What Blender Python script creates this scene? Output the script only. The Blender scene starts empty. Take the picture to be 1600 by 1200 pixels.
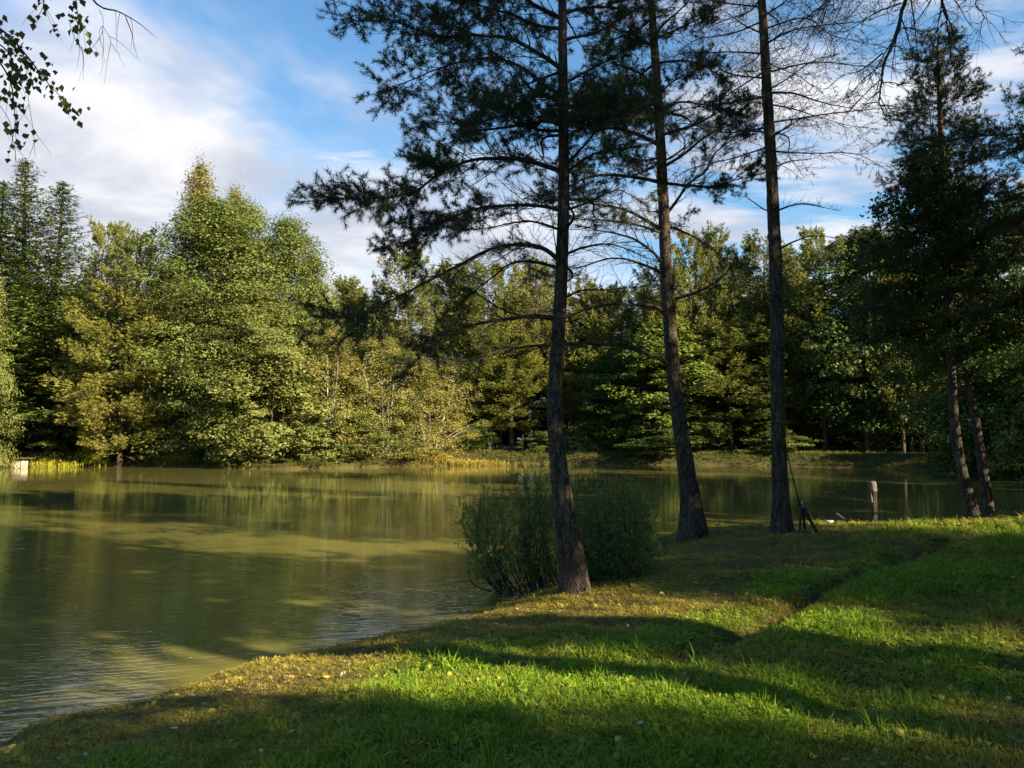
import bpy, math, random
import numpy as np
from mathutils import Vector

random.seed(5)
RS = np.random.default_rng(11)
D2R = math.radians
sc = bpy.context.scene
COL = sc.collection

# ------------------------------------------------------------------ camera
CAM_Z = 2.15
FPX = 1209.0                      # focal length in pixels of the 1600 px wide photograph
PITCH = math.atan(83 / FPX)
cd = bpy.data.cameras.new('camera'); cam = bpy.data.objects.new('camera', cd); COL.objects.link(cam)
cam.location = (0, 0, CAM_Z); cam.rotation_euler = (math.pi / 2 + PITCH, 0, 0)
cd.sensor_width = 36.0; cd.lens = 36.0 * FPX / 1600.0
cd.clip_start = 0.05; cd.clip_end = 2000
sc.camera = cam

# ------------------------------------------------------------------ sun, sky, exposure
SUN_AZ = D2R(121)                 # from the view axis, clockwise: to the right and a little behind
SUN_EL = D2R(27)
S = Vector((math.sin(SUN_AZ) * math.cos(SUN_EL), math.cos(SUN_AZ) * math.cos(SUN_EL), math.sin(SUN_EL)))
sl = bpy.data.lights.new('sun', 'SUN'); so = bpy.data.objects.new('sun', sl); COL.objects.link(so)
sl.energy = 5.0; sl.angle = D2R(0.5); sl.color = (1.0, 0.85, 0.56)
so.rotation_euler = S.to_track_quat('Z', 'Y').to_euler(); so.location = (30, -15, 40)

sc.view_settings.view_transform = 'Standard'; sc.view_settings.look = 'None'
sc.view_settings.gamma = 1.0; sc.view_settings.use_curve_mapping = False
sc.view_settings.exposure = 1.95

W = bpy.data.worlds.new('World'); sc.world = W; W.use_nodes = True
nt = W.node_tree; nt.nodes.clear()
class NB:
    """small helper for writing node trees"""
    def __init__(s, nt): s.nt = nt
    def n(s, t, **kw):
        nd = s.nt.nodes.new(t)
        for k, v in kw.items():
            setattr(nd, k, v)
        return nd
    def put(s, sock, v):
        if hasattr(v, 'is_output') or isinstance(v, bpy.types.NodeSocket): s.nt.links.new(v, sock)
        else: sock.default_value = v
    def math(s, op, a, b=0.0, c=None, clamp=False):
        nd = s.n('ShaderNodeMath', operation=op, use_clamp=clamp)
        s.put(nd.inputs[0], a); s.put(nd.inputs[1], b)
        if c is not None: s.put(nd.inputs[2], c)
        return nd.outputs[0]
    def vmath(s, op, a, b=(0, 0, 0), out=0):
        nd = s.n('ShaderNodeVectorMath', operation=op)
        s.put(nd.inputs[0], a)
        if op == 'SCALE': s.put(nd.inputs['Scale'], b)
        else: s.put(nd.inputs[1], b)
        return nd.outputs['Value'] if op in ('DOT_PRODUCT', 'LENGTH', 'DISTANCE') else nd.outputs[0]
    def noise(s, vec, scale, detail=4, rough=0.5, dist=0.0):
        nd = s.n('ShaderNodeTexNoise')
        if vec is not None: s.put(nd.inputs['Vector'], vec)
        nd.inputs['Scale'].default_value = scale; nd.inputs['Detail'].default_value = detail
        nd.inputs['Roughness'].default_value = rough; nd.inputs['Distortion'].default_value = dist
        return nd.outputs['Fac']
    def mix(s, f, a, b):
        nd = s.n('ShaderNodeMix', data_type='RGBA')
        s.put(nd.inputs[0], f); s.put(nd.inputs[6], a); s.put(nd.inputs[7], b)
        return nd.outputs[2]
    def ramp(s, f, lo, hi, a=0.0, b=1.0, smooth=True):
        nd = s.n('ShaderNodeMapRange', interpolation_type='SMOOTHSTEP' if smooth else 'LINEAR')
        s.put(nd.inputs[0], f)
        for i, v in zip((1, 2, 3, 4), (lo, hi, a, b)): nd.inputs[i].default_value = v
        return nd.outputs[0]
    def comb(s, x, y, z):
        nd = s.n('ShaderNodeCombineXYZ'); s.put(nd.inputs[0], x); s.put(nd.inputs[1], y); s.put(nd.inputs[2], z)
        return nd.outputs[0]
def rgb(*c): return (c[0], c[1], c[2], 1.0)
def pixdir(px, py):
    u = (px - 800) / FPX; v = (600 - py) / FPX
    d = Vector((u, math.cos(PITCH) - v * math.sin(PITCH), math.sin(PITCH) + v * math.cos(PITCH)))
    return d
b = NB(nt)
sky = b.n('ShaderNodeTexSky', sky_type='NISHITA', sun_disc=False)
sky.sun_elevation = SUN_EL; sky.sun_rotation = SUN_AZ; sky.air_density = 1.35; sky.dust_density = 0.3; sky.ozone_density = 2.6
tc = b.n('ShaderNodeTexCoord').outputs['Generated']
sep = b.n('ShaderNodeSeparateXYZ'); b.put(sep.inputs[0], tc)
zz = b.math('ADD', b.math('MAXIMUM', sep.outputs[2], 0.0), 0.16)
plan = b.comb(b.math('DIVIDE', sep.outputs[0], zz), b.math('DIVIDE', sep.outputs[1], zz), 0.0)
# heavy cloud bank, lying low and to the left; streaky thin cloud over the rest
bank_dir = pixdir(-60, 300).normalized()
bank = b.vmath('DOT_PRODUCT', tc, tuple(bank_dir))
bank2 = b.vmath('DOT_PRODUCT', tc, tuple(pixdir(640, 640).normalized()))
n1 = b.noise(plan, 1.3, 7, 0.52, 0.25)
m1 = b.ramp(b.math('ADD', b.math('MULTIPLY', n1, 0.34), bank), 1.075, 1.16)
m1b = b.ramp(b.math('ADD', b.math('MULTIPLY', n1, 0.22), bank2), 1.02, 1.10)
stretch = b.vmath('MULTIPLY', plan, (0.75, 2.3, 1.0))
n2 = b.noise(stretch, 1.6, 10, 0.6, 0.45)
right = b.ramp(sep.outputs[0], 0.0, 0.3, 0.0, 0.17)
m2 = b.ramp(b.math('ADD', n2, right), 0.56, 0.76, 0.0, 0.92)
m2 = b.math('MULTIPLY', m2, b.ramp(sep.outputs[2], 0.78, 0.46, 0.25, 1.0))
m = b.math('MAXIMUM', b.math('MAXIMUM', m1, m1b), m2)
shade = b.noise(plan, 2.1, 5, 0.55, 0.4)
ccol = b.mix(b.ramp(shade, 0.36, 0.68), rgb(0.53, 0.57, 0.68), rgb(0.92, 0.91, 0.94))
bg1 = b.n('ShaderNodeBackground'); skyt = b.vmath('MULTIPLY', sky.outputs[0], (0.70, 1.00, 1.18)); b.put(bg1.inputs[0], skyt); bg1.inputs[1].default_value = 0.047
bg2 = b.n('ShaderNodeBackground'); b.put(bg2.inputs[0], ccol); bg2.inputs[1].default_value = 0.295
mx = b.n('ShaderNodeMixShader'); b.put(mx.inputs[0], m); nt.links.new(bg1.outputs[0], mx.inputs[1]); nt.links.new(bg2.outputs[0], mx.inputs[2])
wo = b.n('ShaderNodeOutputWorld'); nt.links.new(mx.outputs[0], wo.inputs[0])

cy = sc.cycles
cy.max_bounces = 5; cy.diffuse_bounces = 2; cy.glossy_bounces = 3; cy.transmission_bounces = 3; cy.transparent_max_bounces = 4
cy.caustics_reflective = False; cy.caustics_refractive = False; cy.sample_clamp_indirect = 3.0
cy.use_denoising = True; cy.use_adaptive_sampling = False

# ------------------------------------------------------------------ helpers
def P(px, py, Y):
    """world point seen at photograph pixel (px,py) at distance Y ahead of the camera"""
    d = pixdir(px, py); t = Y / d.y
    return np.array((d.x * t, Y, CAM_Z + d.z * t))
def G(px, py, z=0.45):
    d = pixdir(px, py); t = (z - CAM_Z) / d.z
    return np.array((d.x * t, d.y * t, z))

def hash2(ix, iy, seed):
    n = (ix.astype(np.int64) * 374761393 + iy.astype(np.int64) * 668265263 + seed * 974711) & 0x7fffffff
    n = ((n ^ (n >> 13)) * 1274126177) & 0x7fffffff
    return ((n ^ (n >> 16)) & 0xffff) / 65535.0
def vnoise(x, y, seed=0):
    x = np.asarray(x, float); y = np.asarray(y, float)
    ix = np.floor(x); iy = np.floor(y); fx = x - ix; fy = y - iy
    fx = fx * fx * (3 - 2 * fx); fy = fy * fy * (3 - 2 * fy)
    a = hash2(ix, iy, seed); c = hash2(ix + 1, iy, seed); d = hash2(ix, iy + 1, seed); e = hash2(ix + 1, iy + 1, seed)
    return (a * (1 - fx) + c * fx) * (1 - fy) + (d * (1 - fx) + e * fx) * fy
def fbm(x, y, seed=0, octv=4):
    s = 0; a = 0.5; t = 0
    for k in range(octv):
        s = s + a * vnoise(x * 2 ** k, y * 2 ** k, seed + k * 7); t += a; a *= 0.5
    return s / t
def sstep(a, b_, x):
    t = np.clip((x - a) / (b_ - a), 0, 1); return t * t * (3 - 2 * t)

class MB:
    """collects vertices, faces and a per-vertex tint, links them as one mesh"""
    def __init__(s): s.V = []; s.F = []; s.T = []; s.M = []; s.n = 0
    def add(s, V, F, tint=0.5, mat=0):
        V = np.asarray(V, np.float32).reshape(-1, 3); F = np.asarray(F, np.int64)
        s.V.append(V); s.F.append(F + s.n); s.n += len(V)
        s.T.append(np.broadcast_to(np.asarray(tint, np.float32), (len(V),)))
        s.M.append(np.full(len(F), mat, np.int32))
    def mesh(s, name, mats, smooth=True):
        me = bpy.data.meshes.new(name)
        if not s.V: return me
        V = np.concatenate(s.V); T = np.concatenate(s.T)
        loops = np.concatenate([f.ravel() for f in s.F]); tot = np.concatenate([np.full(len(f), f.shape[1], np.int32) for f in s.F])
        start = np.concatenate(([0], np.cumsum(tot)[:-1])).astype(np.int32)
        me.vertices.add(len(V)); me.vertices.foreach_set('co', V.ravel())
        me.loops.add(len(loops)); me.loops.foreach_set('vertex_index', loops.astype(np.int32))
        me.polygons.add(len(tot)); me.polygons.foreach_set('loop_start', start); me.polygons.foreach_set('loop_total', tot)
        me.polygons.foreach_set('material_index', np.concatenate(s.M))
        me.polygons.foreach_set('use_smooth', np.full(len(tot), smooth))
        at = me.attributes.new('tint', 'FLOAT', 'POINT'); at.data.foreach_set('value', T.astype(np.float32))
        for mm in (mats if isinstance(mats, (list, tuple)) else [mats]): me.materials.append(mm)
        me.update(calc_edges=True)
        return me
def link(name, me, parent=None, kind=None):
    o = bpy.data.objects.new(name, me); COL.objects.link(o)
    if parent is not None: o.parent = parent
    if kind: o['kind'] = kind
    return o
def empty(name, loc, label, cat, group=None, rz=0.0):
    o = bpy.data.objects.new(name, None); COL.objects.link(o)
    o.location = loc; o.rotation_euler = (0, 0, rz); o.empty_display_size = 0.3
    o['label'] = label; o['category'] = cat
    if group: o['group'] = group
    return o
def tag(o, label, cat, group=None):
    o['label'] = label; o['category'] = cat
    if group: o['group'] = group
    return o

def unit(v): return v / (np.linalg.norm(v, axis=-1, keepdims=True) + 1e-9)
def tube(pts, rad, sides=5, cap=True):
    pts = np.asarray(pts, float); n = len(pts); rad = np.broadcast_to(np.asarray(rad, float), (n,))
    tan = unit(np.gradient(pts, axis=0))
    ref = np.array((0.31, 0.95, 0.07)) if abs(tan[0, 2]) > 0.7 else np.array((0.05, 0.1, 1.0))
    a = unit(np.cross(tan, ref)); c = np.cross(tan, a)
    th = np.arange(sides) * 2 * math.pi / sides
    V = pts[:, None, :] + rad[:, None, None] * (np.cos(th)[None, :, None] * a[:, None, :] + np.sin(th)[None, :, None] * c[:, None, :])
    i = np.arange(n - 1)[:, None] * sides; j = np.arange(sides)[None, :]; k = (j + 1) % sides
    F = np.stack((i + j, i + k, i + sides + k, i + sides + j), -1).reshape(-1, 4)
    return V.reshape(-1, 3), F
def smooth_path(pts, n):
    """Catmull-Rom through pts"""
    p = np.asarray(pts, float)
    if len(p) < 3:
        t = np.linspace(0, 1, n)[:, None]; return p[0] * (1 - t) + p[-1] * t
    q = np.vstack((2 * p[0] - p[1], p, 2 * p[-1] - p[-2]))
    u = np.linspace(0, len(p) - 1 - 1e-6, n); k = u.astype(int); t = (u - k)[:, None]
    a, b_, c, d = q[k], q[k + 1], q[k + 2], q[k + 3]
    return 0.5 * ((2 * b_) + (c - a) * t + (2 * a - 5 * b_ + 4 * c - d) * t * t + (3 * b_ - a - 3 * c + d) * t ** 3)
def rdir(n, rs):
    v = rs.normal(size=(n, 3)); return unit(v)
def leaf_tris(mb, C, N, size, aspect=0.6, rs=RS, tint=0.5, axis=None, mat=0):
    """one triangle per leaf"""
    n = len(C); size = np.broadcast_to(size, (n,))[:, None]
    A = rdir(n, rs) if axis is None else axis + 0.35 * rdir(n, rs)
    A = unit(A - (A * N).sum(1, keepdims=True) * N); Bv = np.cross(N, A)
    V = np.stack((C - A * size * .5 - Bv * size * aspect * .5, C - A * size * .5 + Bv * size * aspect * .5, C + A * size * .6), 1)
    mb.add(V.reshape(-1, 3), np.arange(3 * n).reshape(-1, 3), np.repeat(np.broadcast_to(tint, (n,)), 3), mat)
def leaf_quads(mb, C, N, size, aspect=0.6, rs=RS, tint=0.5, axis=None, mat=0, fold=0.12):
    """one leaf: a blade folded along its rib, four corners and a tip"""
    n = len(C); size = np.broadcast_to(size, (n,))[:, None]
    A = rdir(n, rs) if axis is None else axis + 0.35 * rdir(n, rs)
    A = unit(A - (A * N).sum(1, keepdims=True) * N); Bv = np.cross(N, A)
    base = C - A * size * .5; tip = C + A * size * .5 - N * size * .08
    l = C - A * size * .08 - Bv * size * aspect * .5 + N * size * fold; r = C - A * size * .08 + Bv * size * aspect * .5 + N * size * fold
    V = np.stack((base, r, tip, l), 1)
    q = np.arange(n)[:, None] * 4
    F = np.concatenate((q + np.array([[0, 1, 2]]), q + np.array([[0, 2, 3]])))
    mb.add(V.reshape(-1, 3), F, np.repeat(np.broadcast_to(tint, (n,)), 4), mat)
def needles(mb, Pt, Ax, k, length, width, rs, shoot=0.12, spread=0.8, mat=0, tint=None):
    """k thin needles round every shoot: Pt shoot base, Ax unit direction"""
    n = len(Pt)
    if n == 0: return
    p = np.repeat(Pt, k, 0); ax = np.repeat(Ax, k, 0); u = rs.random((n * k, 1))
    p = p + ax * shoot * u
    r = rdir(n * k, rs); r = unit(r - (r * ax).sum(1, keepdims=True) * ax)
    d = unit(ax * (0.45 + 0.4 * u) + r * spread)
    L = length * rs.uniform(.7, 1.15, (n * k, 1))
    s = unit(np.cross(d, rdir(n * k, rs))) * width
    V = np.stack((p - s, p + s, p + d * L), 1)
    if tint is None: tint = np.repeat(rs.random(n), k)
    else: tint = np.repeat(tint, k)
    mb.add(V.reshape(-1, 3), np.arange(3 * n * k).reshape(-1, 3), np.repeat(tint, 3), mat)

# ------------------------------------------------------------------ materials
def new_mat(name):
    m_ = bpy.data.materials.new(name); m_.use_nodes = True; m_.node_tree.nodes.clear()
    return m_, NB(m_.node_tree)
def finish(m_, nb, shader):
    o = nb.n('ShaderNodeOutputMaterial'); m_.node_tree.links.new(shader, o.inputs[0]); return m_
def leaf_mat(name, c0, c1, c2, trans=0.35, instancer=False, spec=0.25):
    m_, nb = new_mat(name)
    at = nb.n('ShaderNodeAttribute', attribute_name='tint', attribute_type='INSTANCER' if instancer else 'GEOMETRY').outputs['Fac']
    oi = nb.n('ShaderNodeObjectInfo').outputs['Random']
    geo = nb.n('ShaderNodeNewGeometry').outputs['Random Per Island']
    c = nb.mix(at, rgb(*c0), rgb(*c1))
    f = nb.ramp(nb.math('ADD', nb.math('MULTIPLY', oi, 0.5), nb.math('MULTIPLY', geo, 0.5)), 0.45, 0.95, 0, 0.75)
    if instancer: f = nb.ramp(geo, 0.55, 1.0, 0, 0.6)
    c = nb.mix(f, c, rgb(*c2))
    p = nb.n('ShaderNodeBsdfPrincipled'); nb.put(p.inputs['Base Color'], c); p.inputs['Roughness'].default_value = 0.55
    p.inputs['Specular IOR Level'].default_value = spec
    t = nb.n('ShaderNodeBsdfTranslucent'); nb.put(t.inputs[0], c)
    mx_ = nb.n('ShaderNodeMixShader'); mx_.inputs[0].default_value = trans
    m_.node_tree.links.new(p.outputs[0], mx_.inputs[1]); m_.node_tree.links.new(t.outputs[0], mx_.inputs[2])
    return finish(m_, nb, mx_.outputs[0])
def bark_mat(name, lo, hi, crack, scale=9.0, zmix=None, bumpd=0.02):
    m_, nb = new_mat(name)
    tcn = nb.n('ShaderNodeTexCoord').outputs['Object']
    st = nb.vmath('MULTIPLY', tcn, (1, 1, 0.17))
    v = nb.n('ShaderNodeTexVoronoi', feature='DISTANCE_TO_EDGE'); nb.put(v.inputs['Vector'], nb.vmath('ADD', st, nb.vmath('SCALE', nb.comb(nb.noise(tcn, 7, 4), nb.noise(tcn, 8, 4), nb.noise(tcn, 5, 4)), 0.16)))
    v.inputs['Scale'].default_value = scale
    cr = nb.ramp(v.outputs['Distance'], 0.0, 0.16)
    nz = nb.noise(tcn, 14, 6, 0.65)
    c = nb.mix(nb.ramp(nz, 0.3, 0.75), rgb(*lo), rgb(*hi))
    if zmix:
        sp = nb.n('ShaderNodeSeparateXYZ'); nb.put(sp.inputs[0], tcn)
        c = nb.mix(nb.ramp(nb.math('ADD', sp.outputs[2], nb.math('MULTIPLY', nz, 1.5)), zmix[0], zmix[1]), c, rgb(*zmix[2]))
    c = nb.mix(nb.math('MULTIPLY', nb.math('SUBTRACT', 1.0, cr), nb.ramp(nb.noise(tcn, 3.5, 3), .35, .6, .25, .9)), c, rgb(*crack))
    p = nb.n('ShaderNodeBsdfPrincipled'); nb.put(p.inputs['Base Color'], c); p.inputs['Roughness'].default_value = 0.9
    p.inputs['Specular IOR Level'].default_value = 0.15
    bp = nb.n('ShaderNodeBump'); bp.inputs['Distance'].default_value = bumpd; bp.inputs['Strength'].default_value = 0.9
    nb.put(bp.inputs['Height'], nb.math('ADD', cr, nb.math('MULTIPLY', nz, 0.7))); nb.put(p.inputs['Normal'], bp.outputs[0])
    return finish(m_, nb, p.outputs[0])
def plain_mat(name, c0, c1, scale=8, rough=0.7, bump=0.3, spec=0.3, metal=0.0):
    m_, nb = new_mat(name); tcn = nb.n('ShaderNodeTexCoord').outputs['Object']
    nz = nb.noise(tcn, scale, 6, 0.6); c = nb.mix(nb.ramp(nz, 0.3, 0.7), rgb(*c0), rgb(*c1))
    p = nb.n('ShaderNodeBsdfPrincipled'); nb.put(p.inputs['Base Color'], c); p.inputs['Roughness'].default_value = rough
    p.inputs['Specular IOR Level'].default_value = spec; p.inputs['Metallic'].default_value = metal
    bp = nb.n('ShaderNodeBump'); bp.inputs['Distance'].default_value = 0.01; bp.inputs['Strength'].default_value = bump
    nb.put(bp.inputs['Height'], nz); nb.put(p.inputs['Normal'], bp.outputs[0])
    return finish(m_, nb, p.outputs[0])

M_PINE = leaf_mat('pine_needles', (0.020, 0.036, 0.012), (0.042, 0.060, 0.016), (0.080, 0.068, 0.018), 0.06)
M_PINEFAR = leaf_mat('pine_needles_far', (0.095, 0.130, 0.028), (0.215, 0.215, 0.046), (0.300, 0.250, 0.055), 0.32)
M_SPRUCE = leaf_mat('spruce_needles', (0.045, 0.082, 0.022), (0.130, 0.165, 0.034), (0.150, 0.170, 0.038), 0.10)
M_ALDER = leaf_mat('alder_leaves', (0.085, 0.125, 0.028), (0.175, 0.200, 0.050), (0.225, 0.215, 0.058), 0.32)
M_BIRCH = leaf_mat('birch_leaves', (0.150, 0.155, 0.038), (0.260, 0.230, 0.060), (0.320, 0.255, 0.075), 0.35)
M_MAPLE = leaf_mat('maple_leaves', (0.070, 0.130, 0.018), (0.150, 0.200, 0.030), (0.210, 0.210, 0.035), 0.35)
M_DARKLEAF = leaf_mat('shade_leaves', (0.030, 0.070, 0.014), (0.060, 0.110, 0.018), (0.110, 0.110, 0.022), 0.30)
M_WILLOW = leaf_mat('willow_leaves', (0.080, 0.165, 0.036), (0.140, 0.225, 0.055), (0.200, 0.230, 0.060), 0.45)
M_HANGLEAF = leaf_mat('hanging_birch_leaves', (0.030, 0.045, 0.012), (0.085, 0.100, 0.018), (0.260, 0.170, 0.020), 0.35)
M_GRASS = leaf_mat('grass_blades', (0.250, 0.185, 0.042), (0.115, 0.230, 0.010), (0.300, 0.280, 0.026), 0.35, instancer=True)
M_REED = leaf_mat('bank_grass', (0.130, 0.110, 0.035), (0.060, 0.110, 0.018), (0.240, 0.190, 0.030), 0.3, instancer=True)
M_BARK = bark_mat('pine_bark', (0.040, 0.031, 0.025), (0.095, 0.074, 0.056), (0.012, 0.010, 0.008), 13, (5.5, 12.0, (0.13, 0.070, 0.040)))
M_BARK_FAR = bark_mat('wood_bark', (0.070, 0.052, 0.038), (0.130, 0.095, 0.065), (0.03, 0.022, 0.016), 9)
M_TWIG = plain_mat('dead_twigs', (0.030, 0.024, 0.020), (0.060, 0.048, 0.038), 12, 0.9, 0.2, 0.1)
M_BIRCHBARK = bark_mat('birch_bark', (0.45, 0.43, 0.39), (0.58, 0.56, 0.52), (0.06, 0.05, 0.045), 3.0)
M_ALDERBARK = bark_mat('alder_bark', (0.085, 0.075, 0.060), (0.15, 0.135, 0.11), (0.03, 0.026, 0.022), 8)

# ------------------------------------------------------------------ lake outline and ground height
near_px = [(-160, 1225), (0, 1168), (60, 1142), (130, 1122), (230, 1098), (330, 1062), (430, 1040), (480, 1022), (560, 1006),
           (650, 990), (720, 979), (762, 955), (800, 940), (860, 922), (930, 903), (990, 890), (1024, 872), (1034, 850)]
shore = [tuple(G(x, y, 0.0)[:2]) for x, y in near_px]
shore += [(3.1, 16.6), (4.2, 17.3), (6.0, 17.9), (8.0, 18.4), (10.0, 18.9), (12.4, 19.7), (14.2, 21.6), (18.0, 25.0), (24.0, 30.0), (29, 36), (31, 42), (29, 48),
          (25, 54), (19, 57.5), (10, 60.5), (2, 62.3), (-2.6, 63.5), (-4.0, 60.5), (-4.6, 58.0), (-9, 56.2), (-13, 53.6), (-16, 52.6), (-19.5, 53.4), (-23, 56.6),
          (-30, 57), (-36, 55.4), (-46, 54), (-60, 50), (-72, 35), (-60, 12), (-35, 4), (-18, 2.6), (-9, 3.6)]
shore = np.array(shore)
def lake_sd(x, y):
    """signed distance to the water's edge, positive on land"""
    x = np.asarray(x, float).ravel(); y = np.asarray(y, float).ravel()
    best = np.full(x.shape, 1e9); inside = np.zeros(x.shape, bool)
    n = len(shore)
    for i in range(n):
        x0, y0 = shore[i]; x1, y1 = shore[(i + 1) % n]
        dx, dy = x1 - x0, y1 - y0
        t = np.clip(((x - x0) * dx + (y - y0) * dy) / (dx * dx + dy * dy), 0, 1)
        best = np.minimum(best, (x - x0 - t * dx) ** 2 + (y - y0 - t * dy) ** 2)
        c = ((y0 > y) != (y1 > y)) & (x < (x1 - x0) * (y - y0) / ((y1 - y0) if y1 != y0 else 1e-9) + x0)
        inside ^= c
    d = np.sqrt(best); return np.where(inside, -d, d)
rut1 = np.array([G(x, y)[:2] for x, y in [(880, 1190), (1010, 1050), (1110, 1000), (1210, 957), (1350, 887), (1480, 845), (1600, 822), (1760, 800)]])
rut2 = np.array([G(x, y)[:2] for x, y in [(1250, 1330), (1300, 1150), (1350, 1040), (1460, 965), (1600, 905), (1800, 850)]])
def line_d(x, y, L):
    best = np.full(x.shape, 1e9)
    for (x0, y0), (x1, y1) in zip(L[:-1], L[1:]):
        dx, dy = x1 - x0, y1 - y0
        t = np.clip(((x - x0) * dx + (y - y0) * dy) / (dx * dx + dy * dy), 0, 1)
        best = np.minimum(best, (x - x0 - t * dx) ** 2 + (y - y0 - t * dy) ** 2)
    return np.sqrt(best)
def ground_info(x, y):
    x = np.asarray(x, float).ravel(); y = np.asarray(y, float).ravel()
    d = lake_sd(x, y)
    far = sstep(24, 36, y + 0.25 * np.maximum(x - 14, 0)) 
    near = 1 - far
    d = d + near * (0.28 * (fbm(x * 1.7, y * 1.7, 3) - 0.5) + 0.10 * (fbm(x * 7, y * 7, 5) - 0.5)) + far * 1.0 * (fbm(x * .7, y * .7, 4) - 0.5)
    zn = np.interp(d, [-20, -5, -1.2, -.25, 0, .10, .3, .8, 1.8, 4], [-2, -1.6, -.8, -.16, 0, .07, .12, .22, .34, .45])
    zf = np.interp(d, [-20, -5, -1.2, -.25, 0, .12, .9, 2.2, 3.2, 6, 30], [-2, -1.6, -.8, -.1, 0, .18, .55, .92, 1.0, .95, .85])
    z = zn * near + zf * far
    land = sstep(0.1, 1.2, d)
    r1 = line_d(x, y, rut1); r2 = line_d(x, y, rut2)
    rr = np.maximum(np.exp(-(r1 / .15) ** 2) * sstep(5.5, 7.5, y) * .9, np.exp(-(r2 / .30) ** 2) * .35 * (.4 + 1.2 * fbm(x * 1.5, y * 1.5, 61, 2))) * near
    z = z + land * (0.16 * (fbm(x * .35, y * .35, 8) - .5) + 0.07 * (fbm(x * 1.3, y * 1.3, 9, 3) - .5) + 0.022 * (fbm(x * 6, y * 6, 10, 3) - .5))
    z = z - land * 0.12 * rr
    # low verge that rises at the right of the track
    z = z + near * land * 0.35 * sstep(0.6, 3.0, (x - 3.4) - 0.55 * (y - 3.0)) * sstep(20, 6, y)
    n = fbm(x * .55, y * .55, 20, 4)
    lush = sstep(0.9, 2.6, d + 3.0 * (n - .5) - .9 * sstep(6.5, 9, y)) * sstep(22, 13, y) * (.55 + .45 * sstep(.38, .55, fbm(x * 1.9, y * 1.9, 27, 3)))
    dryspot = np.exp(-(((x - 5.4) / 2.6) ** 2 + ((y - 13.0) / 2.0) ** 2)) + 0.9 * np.exp(-(((x - 1.6) / 1.2) ** 2 + ((y - 8.4) / 1.1) ** 2)) + np.exp(-(((x - 2.4) / 1.5) ** 2 + ((y - 11.5) / 1.5) ** 2))
    lush = np.clip(lush - .75 * dryspot, 0, 1) + .22 * sstep(1.2, 3.0, d) * sstep(8, 10, y)
    dirt = sstep(-.4, 1.1, (x - 1.8) - 0.84 * (y - 3.9) + 2.2 * (n - .5)) * sstep(16, 9, y)
    lush = lush * (1 - .92 * dirt) * (1 - .75 * rr)
    bare = np.clip(np.maximum(rr * .9, dirt * .85), 0, 1)
    bare = np.maximum(bare, near * sstep(.22, .04, d))
    return z, d, lush, bare, far
def gz(x, y): return float(ground_info(np.array([x]), np.array([y]))[0][0])

def grid_axis(lo, hi, c, k, n):
    a = math.asinh((lo - c) / k); b_ = math.asinh((hi - c) / k)
    return c + k * np.sinh(np.linspace(a, b_, n))
gx = grid_axis(-420, 420, 1.0, 3.2, 370); gy = grid_axis(-300, 600, 6.5, 3.6, 370)
X, Y = np.meshgrid(gx, gy); z, d_, lush_, bare_, far_ = ground_info(X, Y)
nx, ny = len(gx), len(gy)
i = np.arange(ny - 1)[:, None] * nx + np.arange(nx - 1)[None, :]
F = np.stack((i, i + 1, i + nx + 1, i + nx), -1).reshape(-1, 4)
gm = MB(); gm.add(np.stack((X.ravel(), Y.ravel(), z), 1), F, lush_)
m_, nb = new_mat('ground_soil_and_moss')
tcn = nb.n('ShaderNodeTexCoord').outputs['Object']
at = nb.n('ShaderNodeAttribute', attribute_name='tint').outputs['Fac']; ab = nb.n('ShaderNodeAttribute', attribute_name='bare').outputs['Fac']; af = nb.n('ShaderNodeAttribute', attribute_name='far').outputs['Fac']
n1 = nb.noise(tcn, 1.6, 8, 0.65); n2 = nb.noise(tcn, 22, 6, 0.7); n3 = nb.noise(tcn, 90, 3, 0.6)
dry = nb.mix(nb.ramp(n2, .3, .7), rgb(.045, .038, .012), rgb(.120, .098, .030))
grn = nb.mix(nb.ramp(n2, .3, .7), rgb(.025, .042, .010), rgb(.055, .085, .016))
c = nb.mix(nb.ramp(nb.math('ADD', at, nb.math('MULTIPLY', nb.math('SUBTRACT', n1, .5), 1.2)), .1, .7), dry, grn)
soil = nb.mix(nb.ramp(n2, .35, .7), rgb(.020, .014, .008), rgb(.065, .043, .022))
c = nb.mix(nb.math('MULTIPLY', ab, nb.ramp(n1, .3, .55), clamp=True), c, soil)
wood = nb.mix(nb.ramp(n1, .35, .7), rgb(.030, .022, .013), rgb(.050, .055, .016))
c = nb.mix(af, c, wood)
p = nb.n('ShaderNodeBsdfPrincipled'); nb.put(p.inputs['Base Color'], c); p.inputs['Roughness'].default_value = .95; p.inputs['Specular IOR Level'].default_value = .1
bp = nb.n('ShaderNodeBump'); bp.inputs['Distance'].default_value = .03; bp.inputs['Strength'].default_value = .8
nb.put(bp.inputs['Height'], nb.math('ADD', n2, nb.math('MULTIPLY', n3, .5))); nb.put(p.inputs['Normal'], bp.outputs[0])
M_GROUND = finish(m_, nb, p.outputs[0])
me = gm.mesh('ground', M_GROUND)
for nm, arr in (('bare', bare_), ('far', far_ * sstep(-.2, .5, d_))):
    a_ = me.attributes.new(nm, 'FLOAT', 'POINT'); a_.data.foreach_set('value', arr.astype(np.float32))
ground = link('ground', me, None, 'structure')

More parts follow.
